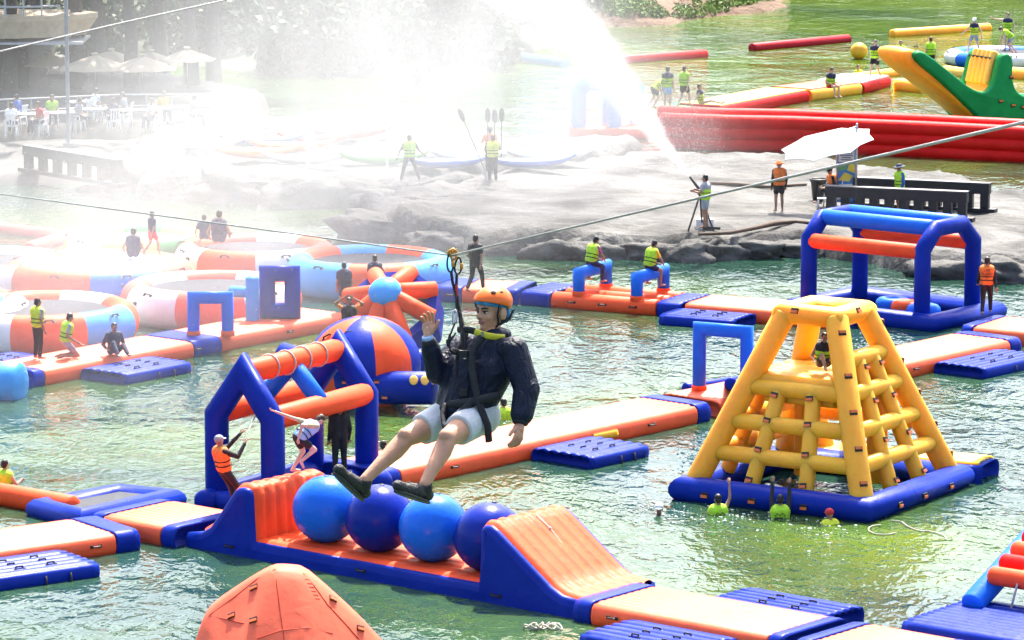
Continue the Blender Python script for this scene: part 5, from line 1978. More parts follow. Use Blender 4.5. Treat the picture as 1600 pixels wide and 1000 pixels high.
person('swimmer in a neon vest mostly hidden behind the rider', G(787, 655, 0) - V((0, 0, 1.1)), 30, 'stand', SKIN, None, NEON, BLK)
person('swimmer in a neon vest pulling up on the tube at the left edge', G(8, 778, 0) - V((0, 0, 0.75)), -40, 'carry', SKIN, None, NEON, BLK)
# ---- at the yellow tower
person('swimmer in a white cap left of the yellow tower', G(1030, 803, 0) - V((0, 0, 1.38)), 170, 'stand', SKINT, None, None, BLK, hat=WHT)
sw1 = person('swimmer in a neon vest reaching up to the tower base', G(1122, 803, 0) - V((0, 0, 1.18)), 12, 'reach', SKINT, None, NEON, BLK, straps=False)
sw2 = person('swimmer in a neon vest hanging on the tower strut with both hands', G(1219, 808, 0) - V((0, 0, 1.12)), -5, 'bothup', SKINT, BLK, NEON, BLK, straps=False, sleeves=True)
person('swimmer in a red cap at the front of the tower base', G(1297, 818, 0) - V((0, 0, 1.3)), 30, 'stand', SKINT, None, NEON, BLK, hat=REDC)
person('child in a black and neon vest sitting on the tower platform', ladd(tower, 2.75, 2.0, pz + 0.16), 190, 'sitfloor', SKINT, None, NEON, NVY, vest_top=BLK, sc=0.9)
for sw in (sw1, sw2):
    MB().tube([(-0.12, -0.165, 1.2), (-0.05, -0.172, 1.27), (0.0, -0.175, 1.22), (0.05, -0.172, 1.29), (0.13, -0.165, 1.2)], 0.008, 6, 0).build('vest_emblem', BLK, sw)
    MB().box((0, -0.168, 1.165), (0.24, 0.01, 0.03)).build('emblem_bar', BLK, sw, False)

# ---- on the rock shelf and the lake, in the mist
person('attendant in a neon vest among the kayaks', G(640, 284, 0.9), 0, 'stride', SKINT, BLK, NEON, None, BLK)
pc = G(770, 284, 0.9)
person('person in a neon vest carrying paddles on the rock shelf', pc, 10, 'carry', SKINT, BLK, NEON, None, BLK)
person('person in orange behind the paddle carrier', pc + V((-0.1, 1.6, 0.1)), 20, 'carry', SKINT, ORV, None, None, BLK)
t = thing('kayak_paddle', 'long double bladed paddle leaning left of the paddle carrier', 'paddle', pc + V((-0.25, 0.3, 0)))
MB().tube([(0, 0, 0.3), (-0.75, 0, 2.1)], 0.018, 6, 0.2).build('shaft', DARK, t)
for q, p in ((0, (0.03, 0, 0.18)), (1, (-0.82, 0, 2.25))):
    MB().ell(p, (0.09, 0.02, 0.24), 10, 8, Matrix.Rotation(-0.39, 3, 'Y')).build('blade', WHITE if q == 0 else DARK, t)
for k, lb in enumerate(('left upright dark paddle held up behind the carrier', 'middle upright dark paddle held up behind the carrier', 'right upright dark paddle held up behind the carrier')):
    t = thing('kayak_paddle', lb, 'paddle', pc + V((-0.2 + 0.24 * k, 1.3, 0.1)))
    MB().tube([(0, 0, 0.6), (0.02, 0, 1.9)], 0.02, 6, 0.2).build('shaft', DARK, t)
    MB().ell((0.02, 0, 2.05 - 0.05 * (k == 1)), (0.1, 0.025, 0.25), 10, 8).build('blade', DARK, t)
pr_ = G(660, 152)
person('left rider on the yellow twin hulled raft', pr_ + V((-0.2, -0.2, 0.45)), 20, 'sitfloor', SKINT, BLK, None, BLK, voxel=FARV)
person('right rider in pale shirt on the yellow twin hulled raft', pr_ + V((0.3, 0.2, 0.45)), -20, 'sitfloor', SKINT, WHT, None, BLK, voxel=FARV)

# ---- terrace guests
GUEST = [(18, 214, WHT, 'left edge of the terrace'), (30, 200, BLU, 'back left of the terrace'), (64, 212, REDC, 'table left of the lamp post'), (82, 200, NEON, 'back row left of the lamp post'), (122, 206, GRY, 'table just right of the lamp post'),
         (148, 190, WHT, 'back row right of the lamp post'), (178, 206, NVY, 'front of the second table'), (196, 196, GRY, 'middle table of the terrace'), (240, 206, WHT, 'right side of the middle table'), (255, 194, YEL, 'back of the right table'), (300, 202, GRY, 'right end of the terrace')]
for k, (px, py, mt, lb) in enumerate(GUEST):
    p = G(px, py, TZ_)
    ch_ = chair('white plastic chair at the ' + lb, p, k * 1.1, 'white plastic chairs')
    person('guest seated at the ' + lb, p + V((0, 0, 0.44)), math.degrees(k * 1.1), 'sit', SKINT, mt, None, None, NVY, voxel=0.04, group='terrace guests', straps=False)

# broken white water round the swimmers
FOAM = simple('white_foam', (0.75, 0.78, 0.78), 0.5, vary=0.1)
rnd = random.Random(5)
mb = MB()
for px, py, n_, sp_ in ((1030, 803, 60, 0.75), (1000, 802, 30, 0.5), (1122, 806, 70, 0.6), (1145, 808, 25, 0.5), (1219, 811, 40, 0.5), (1297, 820, 40, 0.5), (599, 706, 40, 0.5), (10, 780, 30, 0.5), (787, 657, 25, 0.4), (700, 650, 30, 0.5), (1185, 830, 30, 0.9), (1240, 850, 26, 1.0)):
    c_ = G(px, py)
    for _ in range(n_):
        q = c_ + V((rnd.gauss(0, 1) * sp_ * 0.6, rnd.gauss(0, 1) * sp_, 0.012))
        r_ = 0.006 + 0.022 * rnd.random() ** 3
        mb.ell(q, (r_ * 1.6, r_ * 1.3, r_ * 0.6), 6, 4)
o = mb.build('water_foam', FOAM, None, True, 'stuff')
o['label'] = 'small white splashes on the water round the swimmers'
# ================================================================== ZIP LINE AND RIDER
RD = 26.0
CABLE = simple('steel_cable', (0.30, 0.30, 0.31), 0.35, metal=0.7, bump=0.6, bscale=180)
o = MB().tube([DP(-300, 262, 50), DP(0, 303, 38), DP(400, 357, 31), DP(705, 399, RD)], [0.006, 0.006, 0.006, 0.006], 8, 0.2)
o.tube([DP(705, 399, RD), DP(1150, 296, 18.4), DP(1600, 191, 13.2), DP(2100, 76, 9)], [0.0062] * 4, 10, 0.2)
o = o.build('zip_line_cable', CABLE)
tag(o, 'grey steel zip line cable carrying the rider', 'cable')
o = MB().tube([DP(-80, 99, 26), DP(180, 38, 31), DP(460, -24, 36)], 0.0065, 8, 0.2).build('thin_cable', CABLE)
tag(o, 'second thin cable crossing the top left corner', 'cable')

JK = simple('jacket_nylon', (0.006, 0.010, 0.028), 0.5, spec=0.25, vary=0.35, nscale=6, bump=0.0)
# jacket with soft folds
N, L = JK.node_tree.nodes, JK.node_tree.links
b = N['Principled BSDF']
tc = N.new('ShaderNodeTexCoord')
mp = N.new('ShaderNodeMapping')
mp.inputs['Scale'].default_value = (9, 9, 4.5)
L.new(tc.outputs['Object'], mp.inputs['Vector'])
nz = N.new('ShaderNodeTexNoise')
nz.inputs['Scale'].default_value = 1.6
nz.inputs['Detail'].default_value = 4
nz.inputs['Distortion'].default_value = 1.2
L.new(mp.outputs[0], nz.inputs['Vector'])
bp = N.new('ShaderNodeBump')
bp.inputs['Strength'].default_value = 0.9
bp.inputs['Distance'].default_value = 0.035
L.new(nz.outputs['Fac'], bp.inputs['Height'])
L.new(bp.outputs['Normal'], b.inputs['Normal'])
SHORTS = simple('pale_shorts', (0.60, 0.62, 0.63), 0.8, vary=0.08, nscale=9, bump=0.5, bscale=9)
HELM = simple('orange_helmet', (0.88, 0.145, 0.006), 0.34, vary=0.05)
HBAND = simple('blue_headband', (0.05, 0.30, 0.62), 0.75, vary=0.3, nscale=30)
SHOE = simple('black_shoe', (0.014, 0.015, 0.017), 0.55, bump=0.4, bscale=60)
SOLE = simple('shoe_sole', (0.03, 0.03, 0.032), 0.6)
RSKIN = simple('rider_skin', (0.54, 0.275, 0.165), 0.48, vary=0.12, nscale=14, bump=0.12, bscale=70)
LIP = simple('lips', (0.38, 0.13, 0.11), 0.45)
EYEW = simple('eye_white', (0.6, 0.58, 0.55), 0.3)
YSTR = simple('yellow_strap', (0.62, 0.55, 0.03), 0.6)
GOLD = simple('gold_anodised', (0.55, 0.26, 0.05), 0.3, metal=0.8)


def R(px, py, dd=0.0):
    return DP(px, py, RD + dd)


K = {'pe': R(722, 646, 0), 'ch': R(748, 578, 0.02), 'nk': R(765, 524, 0.0), 'hd': R(767, 487, 0.0),
     'shL': R(803, 548, -0.13), 'elL': R(823, 608, -0.18), 'wrL': R(813, 660, -0.24),
     'shR': R(716, 545, 0.15), 'elR': R(683, 583, 0.04), 'wrR': R(669, 530, -0.06),
     'hpL': R(746, 652, -0.06), 'knL': R(700, 684, -0.40), 'anL': R(664, 756, -0.56), 'heL': R(665, 773, -0.53), 'toL': R(624, 758, -0.70),
     'hpR': R(702, 651, 0.08), 'knR': R(636, 683, -0.18), 'anR': R(571, 749, -0.34), 'heR': R(567, 768, -0.31), 'toR': R(532, 734, -0.47)}
root = thing('person', 'zip line rider in a navy jacket, pale shorts and an orange helmet', 'person', K['pe'])
O_ = K['pe'].copy()
for k in K:
    K[k] = K[k] - O_


def RL(px, py, dd=0.0):
    return R(px, py, dd) - O_


mb = MB()
# legs and body core
for k in 'RL':
    capsule(mb, K['hp' + k], 0.098, K['hp' + k].lerp(K['kn' + k], 0.55), 0.082, 16)
    capsule(mb, K['hp' + k].lerp(K['kn' + k], 0.5), 0.083, K['kn' + k], 0.060, 16)
    ddn = (K['an' + k] - K['kn' + k]).normalized()
    back = V((0.35, 0.9, -0.25)).normalized()
    cm = K['kn' + k].lerp(K['an' + k], 0.30) + back * 0.016
    capsule(mb, K['kn' + k], 0.058, cm, 0.060, 16)
    capsule(mb, cm, 0.060, K['kn' + k].lerp(K['an' + k], 0.68), 0.043, 16)
    capsule(mb, K['kn' + k].lerp(K['an' + k], 0.66), 0.043, K['an' + k], 0.036, 16)
    mb.ell(K['kn' + k] - back * 0.022 + V((-0.01, -0.01, 0.012)), (0.042, 0.042, 0.045), 14, 10)
    capsule(mb, K['an' + k], 0.037, K['he' + k], 0.036, 12)
    capsule(mb, K['he' + k], 0.026, K['he' + k].lerp(K['to' + k], 0.8), 0.022, 12)
capsule(mb, K['pe'], 0.10, K['ch'], 0.10, 16)
capsule(mb, K['ch'], 0.10, K['nk'], 0.06, 16)
capsule(mb, K['nk'] + V((0, 0, -0.03)), 0.062, K['hd'] + V((0.01, 0.01, -0.05)), 0.056, 16)
for k in 'RL':
    capsule(mb, K['sh' + k], 0.06, K['el' + k], 0.045, 14)
    capsule(mb, K['el' + k], 0.044, K['wr' + k], 0.029, 14)
# head
hd = K['hd']
fw = V((-0.70, -0.71, -0.05)).normalized()
up = V((-0.03, 0.0, 1.0))
up = (up - fw * up.dot(fw)).normalized()
rt = fw.cross(up).normalized()          # his right
HM = Matrix((rt, fw, up)).transposed()


def HP(x, y, z):
    return hd + HM @ V((x, y, z))


mb.ell(HP(0, -0.012, 0.035), (0.078, 0.098, 0.092), 28, 20, HM)
mb.ell(HP(0, 0.022, -0.02), (0.066, 0.072, 0.085), 24, 16, HM)
mb.ell(HP(0, 0.036, -0.070), (0.050, 0.050, 0.038), 20, 14, HM)
mb.ell(HP(0, 0.072, -0.092), (0.024, 0.022, 0.020), 14, 10, HM)
mb.ell(HP(0, 0.070, 0.032), (0.058, 0.022, 0.018), 16, 10, HM)          # brow
for s in (-1, 1):
    mb.ell(HP(s * 0.044, 0.058, -0.022), (0.024, 0.024, 0.022), 14, 10, HM)  # cheeks
    mb.ell(HP(s * 0.052, 0.005, -0.062), (0.018, 0.036, 0.030), 12, 10, HM)  # jaw corner
capsule(mb, HP(0, 0.084, 0.022), 0.010, HP(0, 0.104, -0.016), 0.013, 12)
for s in (-1, 1):
    mb.ell(HP(s * 0.012, 0.096, -0.020), (0.010, 0.012, 0.009), 10, 8, HM)
mb.ell(HP(0, 0.082, -0.048), (0.024, 0.014, 0.013), 14, 10, HM)
ex = MB()
for s in (-1, 1):
    ex.ell(HP(s * 0.084, -0.010, -0.014), (0.012, 0.022, 0.034), 14, 10, HM)
    ex.ell(HP(s * 0.093, -0.018, -0.006), (0.009, 0.028, 0.040), 14, 10, HM)


def hand(ex, wr, palm_c, d, nrm, thumb_side, curls, spread, ls=1.0, tang=0.9):
    """palm + five bent fingers; d = finger direction, nrm = back of the hand"""
    d = V(d).normalized()
    nrm = V(nrm)
    nrm = (nrm - d * nrm.dot(d)).normalized()
    side = d.cross(nrm).normalized() * thumb_side
    PM = Matrix((side, nrm, d)).transposed()
    capsule(ex, wr, 0.029, palm_c - d * 0.02, 0.031, 12)
    ex.ell(palm_c, (0.043, 0.020, 0.050), 16, 12, PM)
    ex.ell(palm_c + side * 0.024 - d * 0.018 - nrm * 0.010, (0.020, 0.018, 0.032), 12, 10, PM)
    for q in range(4):
        x = 0.031 - 0.0205 * q
        b_ = palm_c + d * 0.036 + side * x
        ln = (0.072, 0.080, 0.075, 0.059)[q] * ls
        a1, a2 = curls[q]
        d0 = (d + side * (spread * (1.5 - q))).normalized()
        d1 = (d0 * cos(a1) - nrm * sin(a1)).normalized()
        d2 = (d0 * cos(a2) - nrm * sin(a2)).normalized()
        d3 = (d0 * cos(a2 * 1.25) - nrm * sin(a2 * 1.25)).normalized()
        p1 = b_ + d1 * ln * 0.45
        p2 = p1 + d2 * ln * 0.32
        p3 = p2 + d3 * ln * 0.23
        ex.tube([b_ - d1 * 0.012, b_, p1, p2, p3], [0.0105, 0.0105, 0.0098, 0.0090, 0.0076], 10, 0.9)
    tb = palm_c - d * 0.020 + side * 0.032
    t1 = (side * sin(tang) + d * cos(tang) - nrm * 0.25).normalized()
    t2 = (side * sin(tang * 0.6) + d * cos(tang * 0.6) - nrm * 0.3).normalized()
    ex.tube([tb - t1 * 0.015, tb + t1 * 0.012, tb + t1 * 0.038, tb + t1 * 0.038 + t2 * 0.032], [0.014, 0.0135, 0.012, 0.0095], 10, 0.9)


# raised right hand, palm away from us, and the hanging left hand
dR = (RL(670, 490, -0.02) - K['wrR']).normalized()
hand(ex, K['wrR'], K['wrR'] + dR * 0.075, dR, V((0.25, 0.95, 0.1)), -1, ((0.55, 1.0), (0.5, 1.05), (0.65, 1.25), (0.8, 1.4)), 0.10, tang=0.75)
dL = (RL(808, 695, -0.30) - K['wrL']).normalized()
hand(ex, K['wrL'], K['wrL'] + dL * 0.07, dL, V((0.75, -0.6, 0.1)), 1, ((0.35, 0.8), (0.4, 0.9), (0.5, 1.0), (0.55, 1.1)), 0.05, tang=0.6)
blob('body', mb, 0.0075, RSKIN, root, ex, 4)
for s in (-1, 1):
    e_ = MB().ell(HP(s * 0.031, 0.074, 0.010), (0.016, 0.011, 0.0085), 14, 10, HM).build('eye', EYEW, root)
    MB().ell(HP(s * 0.031 - 0.001, 0.0835, 0.009), (0.0068, 0.004, 0.0075), 12, 8, HM).build('iris', DARK, e_)
    MB().tube([HP(s * 0.048, 0.074, 0.017), HP(s * 0.034, 0.0885, 0.0195), HP(s * 0.016, 0.088, 0.015)], 0.0035, 6, 0.5).build('eyelid', HAIR, root)
    MB().tube([HP(s * 0.054, 0.074, 0.036), HP(s * 0.036, 0.091, 0.040), HP(s * 0.014, 0.095, 0.034)], [0.004, 0.006, 0.005], 6, 0.5).build('eyebrow', HAIR, root)
    MB().ell(HP(s * 0.007, 0.111, -0.025), (0.003, 0.003, 0.002), 8, 6, HM).build('nostril', DARK, root)
for z_, r_, nm in ((-0.043, 0.0055, 'upper_lip'), (-0.054, 0.0065, 'lower_lip')):
    MB().tube([HP(-0.024, 0.083, -0.0485), HP(-0.010, 0.0955, z_), HP(0, 0.0965, z_ - 0.001), HP(0.010, 0.0955, z_), HP(0.024, 0.083, -0.0485)], [0.002, r_, r_, r_, 0.002], 8, 0.5).build(nm, LIP, root)
mb = MB()
mb.ell(HP(0, -0.034, 0.02), (0.079, 0.080, 0.080), 18, 12, HM)
mb.ell(HP(0, -0.062, -0.035), (0.062, 0.046, 0.050), 16, 10, HM)
mb.build('hair', HAIR, root)
# headband
rg = []
for k in range(28):
    a_ = 2 * pi * k / 28
    rg.append([HP((0.083 + q[0]) * sin(a_), -0.010 + (0.104 + q[0]) * cos(a_), 0.068 - 0.030 * (1 - cos(a_)) + q[1]) for q in ((0, -0.008), (0.005, -0.006), (0.005, 0.02), (0, 0.022))])
MB().loft(rg + [rg[0]], cap=False).build('headband', HBAND, root)
MB().tube([HP(-0.06, -0.085, 0.0), HP(-0.075, -0.075, -0.04), HP(-0.062, -0.07, -0.075)], [0.016, 0.013, 0.006], 8, 0.5).build('band_tail', HBAND, root)
# helmet: shell with a rim that drops towards the nape
rows = []
for i in range(19):
    th = (pi / 2 + 0.30) * i / 18
    row = []
    for j in range(40):
        a_ = 2 * pi * j / 40
        lim = pi / 2 - 0.27 + 0.95 * (0.5 - 0.5 * cos(a_)) ** 1.3 - 0.06 * abs(sin(a_)) ** 3 * 0
        t_ = lim * i / 18
        rr = 1 + 0.015 * cos(4 * a_) * sin(t_) ** 2
        row.append(HP(0.114 * rr * sin(t_) * sin(a_), -0.022 + 0.138 * rr * sin(t_) * cos(a_), 0.058 + 0.104 * rr * cos(t_)))
    rows.append(row)
inner = [[hd + (p - hd) * 0.955 for p in rows[-1]], [hd + (p - hd) * 0.90 + HM @ V((0, 0, 0.012)) for p in rows[-1]]]
hb = MB()
hb.loft(rows + inner, cap=False)
helmet = hb.build('helmet', HELM, root)


def hsurf(az, th, k=1.0):
    return HP(0.114 * k * sin(th) * sin(az), -0.022 + 0.138 * k * sin(th) * cos(az), 0.058 + 0.104 * k * cos(th))


for az, th, sx, sy in ((-0.95, 0.78, 0.017, 0.015), (-1.55, 0.82, 0.014, 0.010), (0.95, 0.78, 0.017, 0.015), (1.55, 0.82, 0.014, 0.010), (-2.5, 1.25, 0.012, 0.014), (2.5, 1.25, 0.012, 0.014)):
    c_ = hsurf(az, th, 1.0)
    n_ = (c_ - HP(0, -0.022, 0.058)).normalized()
    q_ = n_.to_track_quat('Z', 'Y').to_matrix()
    MB().ell(c_, (sx, sy, 0.004), 14, 8, q_).build('vent', DARK, helmet)
for s in (-1, 1):
    MB().tube([HP(s * 0.106, 0.03, 0.055), HP(s * 0.086, 0.030, -0.01), HP(s * 0.078, 0.012, -0.068), HP(s * 0.045, 0.02, -0.100), HP(0, 0.02, -0.112)], 0.0065, 6, 0.3, flat=1.6).build('chin_strap', BLK, helmet)
    MB().tube([HP(s * 0.100, -0.10, 0.005), HP(s * 0.094, -0.07, -0.045), HP(s * 0.080, 0.008, -0.072)], 0.0065, 6, 0.3, flat=1.6).build('chin_strap', BLK, helmet)

# jacket
mb = MB()
shv = (K['shL'] - K['shR']).normalized()
for f_, rr, w_ in ((0.0, 0.135, 0.065), (0.45, 0.14, 0.075), (0.95, 0.14, 0.085)):
    pass
wst = K['pe'] + (K['ch'] - K['pe']) * 0.10
for s in (-1, 1):
    capsule(mb, wst + shv * s * 0.085, 0.118, K['ch'] + shv * s * 0.10, 0.142, 18)
    capsule(mb, K['ch'] + shv * s * 0.10, 0.140, K['ch'].lerp(K['nk'], 0.55) + shv * s * 0.07, 0.105, 18)
capsule(mb, wst - V((0.02, 0.02, 0)), 0.135, K['ch'] - V((0.015, 0.02, 0)), 0.15, 18)
capsule(mb, K['ch'] - V((0.015, 0.02, 0)), 0.148, K['ch'].lerp(K['nk'], 0.6), 0.11, 18)
capsule(mb, K['shL'] - shv * 0.03, 0.082, K['shR'] + shv * 0.03, 0.078, 16)
capsule(mb, K['shL'], 0.092, K['elL'], 0.082, 18)
capsule(mb, K['elL'], 0.084, K['elL'].lerp(K['wrL'], 0.75), 0.074, 18)
mb.tube([K['elL'].lerp(K['wrL'], 0.7), K['wrL']], [0.074, 0.052], 16, 0.15)
capsule(mb, K['shR'], 0.082, K['elR'], 0.072, 18)
capsule(mb, K['elR'], 0.072, K['elR'].lerp(K['wrR'], 0.7), 0.062, 18)
mb.tube([K['elR'].lerp(K['wrR'], 0.65), K['wrR'] - (K['wrR'] - K['elR']).normalized() * 0.012], [0.064, 0.047], 16, 0.15)
capsule(mb, K['ch'].lerp(K['nk'], 0.5), 0.11, K['nk'] + V((0.01, 0.02, -0.01)), 0.085, 16)
mb.ell(K['nk'] + V((0.055, 0.06, -0.005)), (0.085, 0.08, 0.05), 16, 12)       # hood roll
jk = blob('jacket', mb, 0.0085, JK, root, None, 3)
# puffy creases: moved outwards by noise when baked
JKT = jk
for k in (0,):
    d_ = (K['wrL'] - K['elL']).normalized()
    MB().tube([K['wrL'] - d_ * 0.02, K['wrL'] + d_ * 0.006], [0.056, 0.05], 16, 0.3).build('cuff', BLK, root)
    d_ = (K['wrR'] - K['elR']).normalized()
    MB().tube([K['wrR'] - d_ * 0.03, K['wrR'] - d_ * 0.006], [0.05, 0.046], 16, 0.3).build('cuff', BLK, root)
MB().tube([K['wrR'] + d_ * 0.0, K['wrR'] + d_ * 0.022], 0.036, 16, 0.1).build('wrist_band', LBL, root)

# shorts
mb = MB()
for k, s in (('R', 1), ('L', -1)):
    e_ = K['hp' + k].lerp(K['kn' + k], 0.64)
    mb.tube([K['hp' + k] + (K['hp' + k] - e_) * 0.1, K['hp' + k].lerp(e_, 0.4), e_], [0.118, 0.110, 0.098], 24, 0.01)
    mb.ell(K['hp' + k] + V((0.03, 0.02, 0.005)), (0.118, 0.12, 0.125), 18, 12)
mb.ell(K['pe'] + V((0.03, 0.02, 0.01)), (0.15, 0.135, 0.12), 18, 12)
blob('shorts', mb, 0.006, SHORTS, root, None, 1)
# shoes
for k in 'RL':
    mb = MB()
    fd = (K['to' + k] - K['he' + k]).normalized()
    leg = (K['an' + k] - K['kn' + k]).normalized()
    dn = (leg - fd * leg.dot(fd)).normalized()
    sd = fd.cross(dn).normalized()
    capsule(mb, K['he' + k] - fd * 0.018 - dn * 0.004, 0.040, K['he' + k].lerp(K['to' + k], 0.45), 0.043, 14)
    capsule(mb, K['he' + k].lerp(K['to' + k], 0.35) - dn * 0.002, 0.050, K['he' + k].lerp(K['to' + k], 0.8) + dn * 0.012, 0.040, 14)
    capsule(mb, K['he' + k].lerp(K['to' + k], 0.75) + dn * 0.014, 0.040, K['to' + k] + dn * 0.006 + fd * 0.012, 0.036, 14)
    mb.tube([K['an' + k] - leg * 0.002, K['he' + k]], [0.046, 0.044], 14, 0.1)
    sh = blob('shoe', mb, 0.007, SHOE, root, None, 2)
    rows = []
    for i in range(11):
        s_ = i / 10
        c_ = (K['he' + k] - fd * 0.045).lerp(K['to' + k] + fd * 0.03, s_) + dn * 0.040
        w_ = 0.040 * (1 - abs(2 * s_ - 1) ** 4 * 0.75) + 0.004 * sin(pi * s_)
        rows.append([c_ + sd * w_ - dn * 0.004, c_ + sd * w_ + dn * 0.009, c_ - sd * w_ + dn * 0.009, c_ - sd * w_ - dn * 0.004])
    MB().loft(rows).build('sole', SOLE, sh)
    for q in range(3):
        c_ = K['he' + k].lerp(K['to' + k], 0.42 + 0.13 * q) - dn * 0.040
        MB().tube([c_ + sd * 0.03 + dn * 0.02, c_, c_ - sd * 0.03 + dn * 0.02], 0.0045, 6, 0.4).build('lace', DARK, sh)

# harness
harn = MB()


def web(name, pts, r=0.013, fl=1.8, mat=BLK):
    return MB().tube(pts, r, 8, 0.2, flat=fl).build(name, mat, root)


web('shoulder_strap', [RL(756, 524, -0.12), RL(738, 545, -0.155), RL(738, 580, -0.19), RL(745, 615, -0.20), RL(752, 640, -0.21), RL(762, 665, -0.22), RL(764, 690, -0.20)], 0.016)
web('shoulder_strap', [RL(728, 520, 0.02), RL(718, 545, -0.02), RL(714, 580, -0.08), RL(712, 615, -0.10), RL(704, 640, -0.10)], 0.015)
web('waist_strap', [RL(690, 640, -0.06), RL(705, 632, -0.13), RL(735, 628, -0.20), RL(760, 622, -0.22), RL(780, 618, -0.18)], 0.015)
web('leg_loop', [RL(738, 628, -0.20), RL(722, 645, -0.21), RL(706, 663, -0.24), RL(698, 672, -0.24)], 0.016)
web('leg_loop', [RL(697, 632, -0.10), RL(692, 648, -0.13), RL(694, 665, -0.20), RL(698, 676, -0.24)], 0.016)
web('chest_strap', [RL(708, 548, -0.06), RL(722, 552, -0.12), RL(742, 552, -0.165)], 0.012)
for q in range(2):
    MB().box(RL(724, 553 + 60 * q, -0.16), (0.05, 0.03, 0.045)).build('buckle', DARK, root, False)
# collar strap: black webbing, yellow band
MB().tube([RL(716, 515, -0.02), RL(730, 515, -0.10), RL(743, 518, -0.128)], 0.010, 10, 0.2, flat=2.2).build('collar_strap', BLK, root)
MB().tube(spline([RL(742, 518, -0.128), RL(750, 521, -0.135), RL(760, 524, -0.132), RL(771, 526, -0.118), RL(780, 527, -0.09), RL(787, 527, -0.05)], 4), 0.009, 10, 0.2, flat=2.3).build('collar_band', YSTR, root)
MB().box(RL(754, 522, -0.148), (0.016, 0.012, 0.03)).build('collar_clip', STEEL, root, False)
# loose tails and loops left of the chest
for q in range(4):
    MB().tube([RL(712 - q, 520 + 2 * q, -0.08), RL(704 - 2 * q, 532, -0.10), RL(697 + q, 536 + q * 2, -0.10)], 0.006, 6, 0.3).build('strap_tail', BLK, root)
MB().tube([RL(703, 522, -0.09), RL(700, 536, -0.10), RL(704, 548, -0.10), RL(712, 552, -0.10)], 0.008, 6, 0.3).build('strap_loop', BLK, root)

# lanyard, carabiners and pulley hang from the cable
tp = DP(708, 399, RD)
t = thing('zip_line_trolley', 'brown metal pulley with carabiners and black lanyards above the rider', 'pulley', tp)


def TL(px, py, dd=0.0):
    return DP(px, py, RD + dd) - tp


for s in (-0.018, 0.018):
    MB().tube([TL(702, 392, s), TL(708, 389, s), TL(714, 393, s), TL(712, 404, s), TL(706, 406, s)], 0.007, 8, closed=True).build('side_plate', GOLD, t)
for px in (704, 711):
    MB().ell(TL(px, 395.5, 0), (0.022, 0.015, 0.022), 16, 10).build('pulley_wheel', GOLD, t)


def carabiner(c0, c1, w, dd, tilt=0.0):
    a_, b_ = V(c0), V(c1)
    u = (b_ - a_)
    ln = u.length
    u.normalize()
    sd = u.cross(V((0, 1, 0))).normalized()
    pts = []
    for k in range(16):
        q = 2 * pi * k / 16
        pts.append((a_ + b_) / 2 + u * (ln / 2 * cos(q)) + sd * (w * (0.8 + 0.2 * cos(q)) * sin(q)) + V((0, dd, 0)))
    o_ = MB().tube(pts, 0.0062, 8, closed=True).build('carabiner', DARK, t)
    MB().tube([(a_ + b_) / 2 + sd * w * 0.8 - u * 0.015, (a_ + b_) / 2 + sd * w * 0.8 + u * 0.022], 0.010, 8, 0.2).build('gate_sleeve', GOLD, o_)


carabiner(TL(702, 398, -.01), TL(704, 425, -.01), 0.022, 0)
carabiner(TL(717, 402, .01), TL(715, 428, .01), 0.026, 0)
for pts in ([TL(705, 424), TL(707, 440), TL(716, 475, -.02), TL(723, 505, -.05), TL(726, 525, -.10), TL(727, 552, -.14)],
            [TL(714, 427), TL(713, 445), TL(715, 470, -.02), TL(719, 500, -.05), TL(722, 530, -.10), TL(724, 552, -.14)]):
    MB().tube(pts, 0.0095, 8, 0.2, flat=1.3).build('lanyard', BLK, t)
MB().tube([TL(713, 445, -.02), TL(715, 475, -.02)], 0.007, 6, 0.2).build('red_stitching', REDC, t)
o = MB().tube([TL(708, 487, -.06), TL(711, 485, -.06), TL(714, 490, -.06), TL(712, 503, -.07), TL(708, 505, -.07)], 0.008, 8, closed=True).build('adjuster', STEEL, t)
MB().tube([TL(711, 504, -.07), TL(704, 522, -.08), TL(702, 540, -.09), TL(706, 552, -.10)], 0.006, 6, 0.2).build('lanyard', BLK, t)
MB().tube([TL(712, 440, 0), TL(713, 488, -.06)], 0.006, 6, 0.2).build('lanyard', BLK, t)

bake_all()
# grab tabs sit on the baked skin of the dome
from mathutils.bvhtree import BVHTree
_me = dome_skin.data
_bv = BVHTree.FromPolygons([v_.co for v_ in _me.vertices], [p_.vertices[:] for p_ in _me.polygons])
for px, py in ((397, 918), (362, 962), (396, 969), (520, 936), (563, 982)):
    org = CAMP - dome.location
    hit = _bv.ray_cast(org, ray(px, py).normalized())
    if hit[0] is not None:
        fitting(TAB_ME, 'grab_tab', dome, hit[0], hit[1], (1, 0.1, 0), 1.05)
SEAM = vinyl('salmon_seam', (0.55, 0.055, 0.025), 0.5)
for ln_ in ([(430, 889), (432, 910), (436, 940), (440, 970), (444, 999)], [(326, 962), (350, 967), (380, 974), (402, 978)], [(474, 896), (492, 917), (512, 945), (540, 975), (560, 998)], [(402, 998), (440, 985), (480, 981), (520, 990)], [(430, 890), (400, 906), (365, 934), (328, 961)]):
    q_ = []
    for px, py in ln_:
        h_ = _bv.ray_cast(CAMP - dome.location, ray(px, py).normalized())
        if h_[0] is not None:
            q_.append(h_[0] + h_[1] * 0.003)
    if len(q_) > 1:
        MB().tube(q_, 0.009, 6, 0.3).build('seam', SEAM, dome)
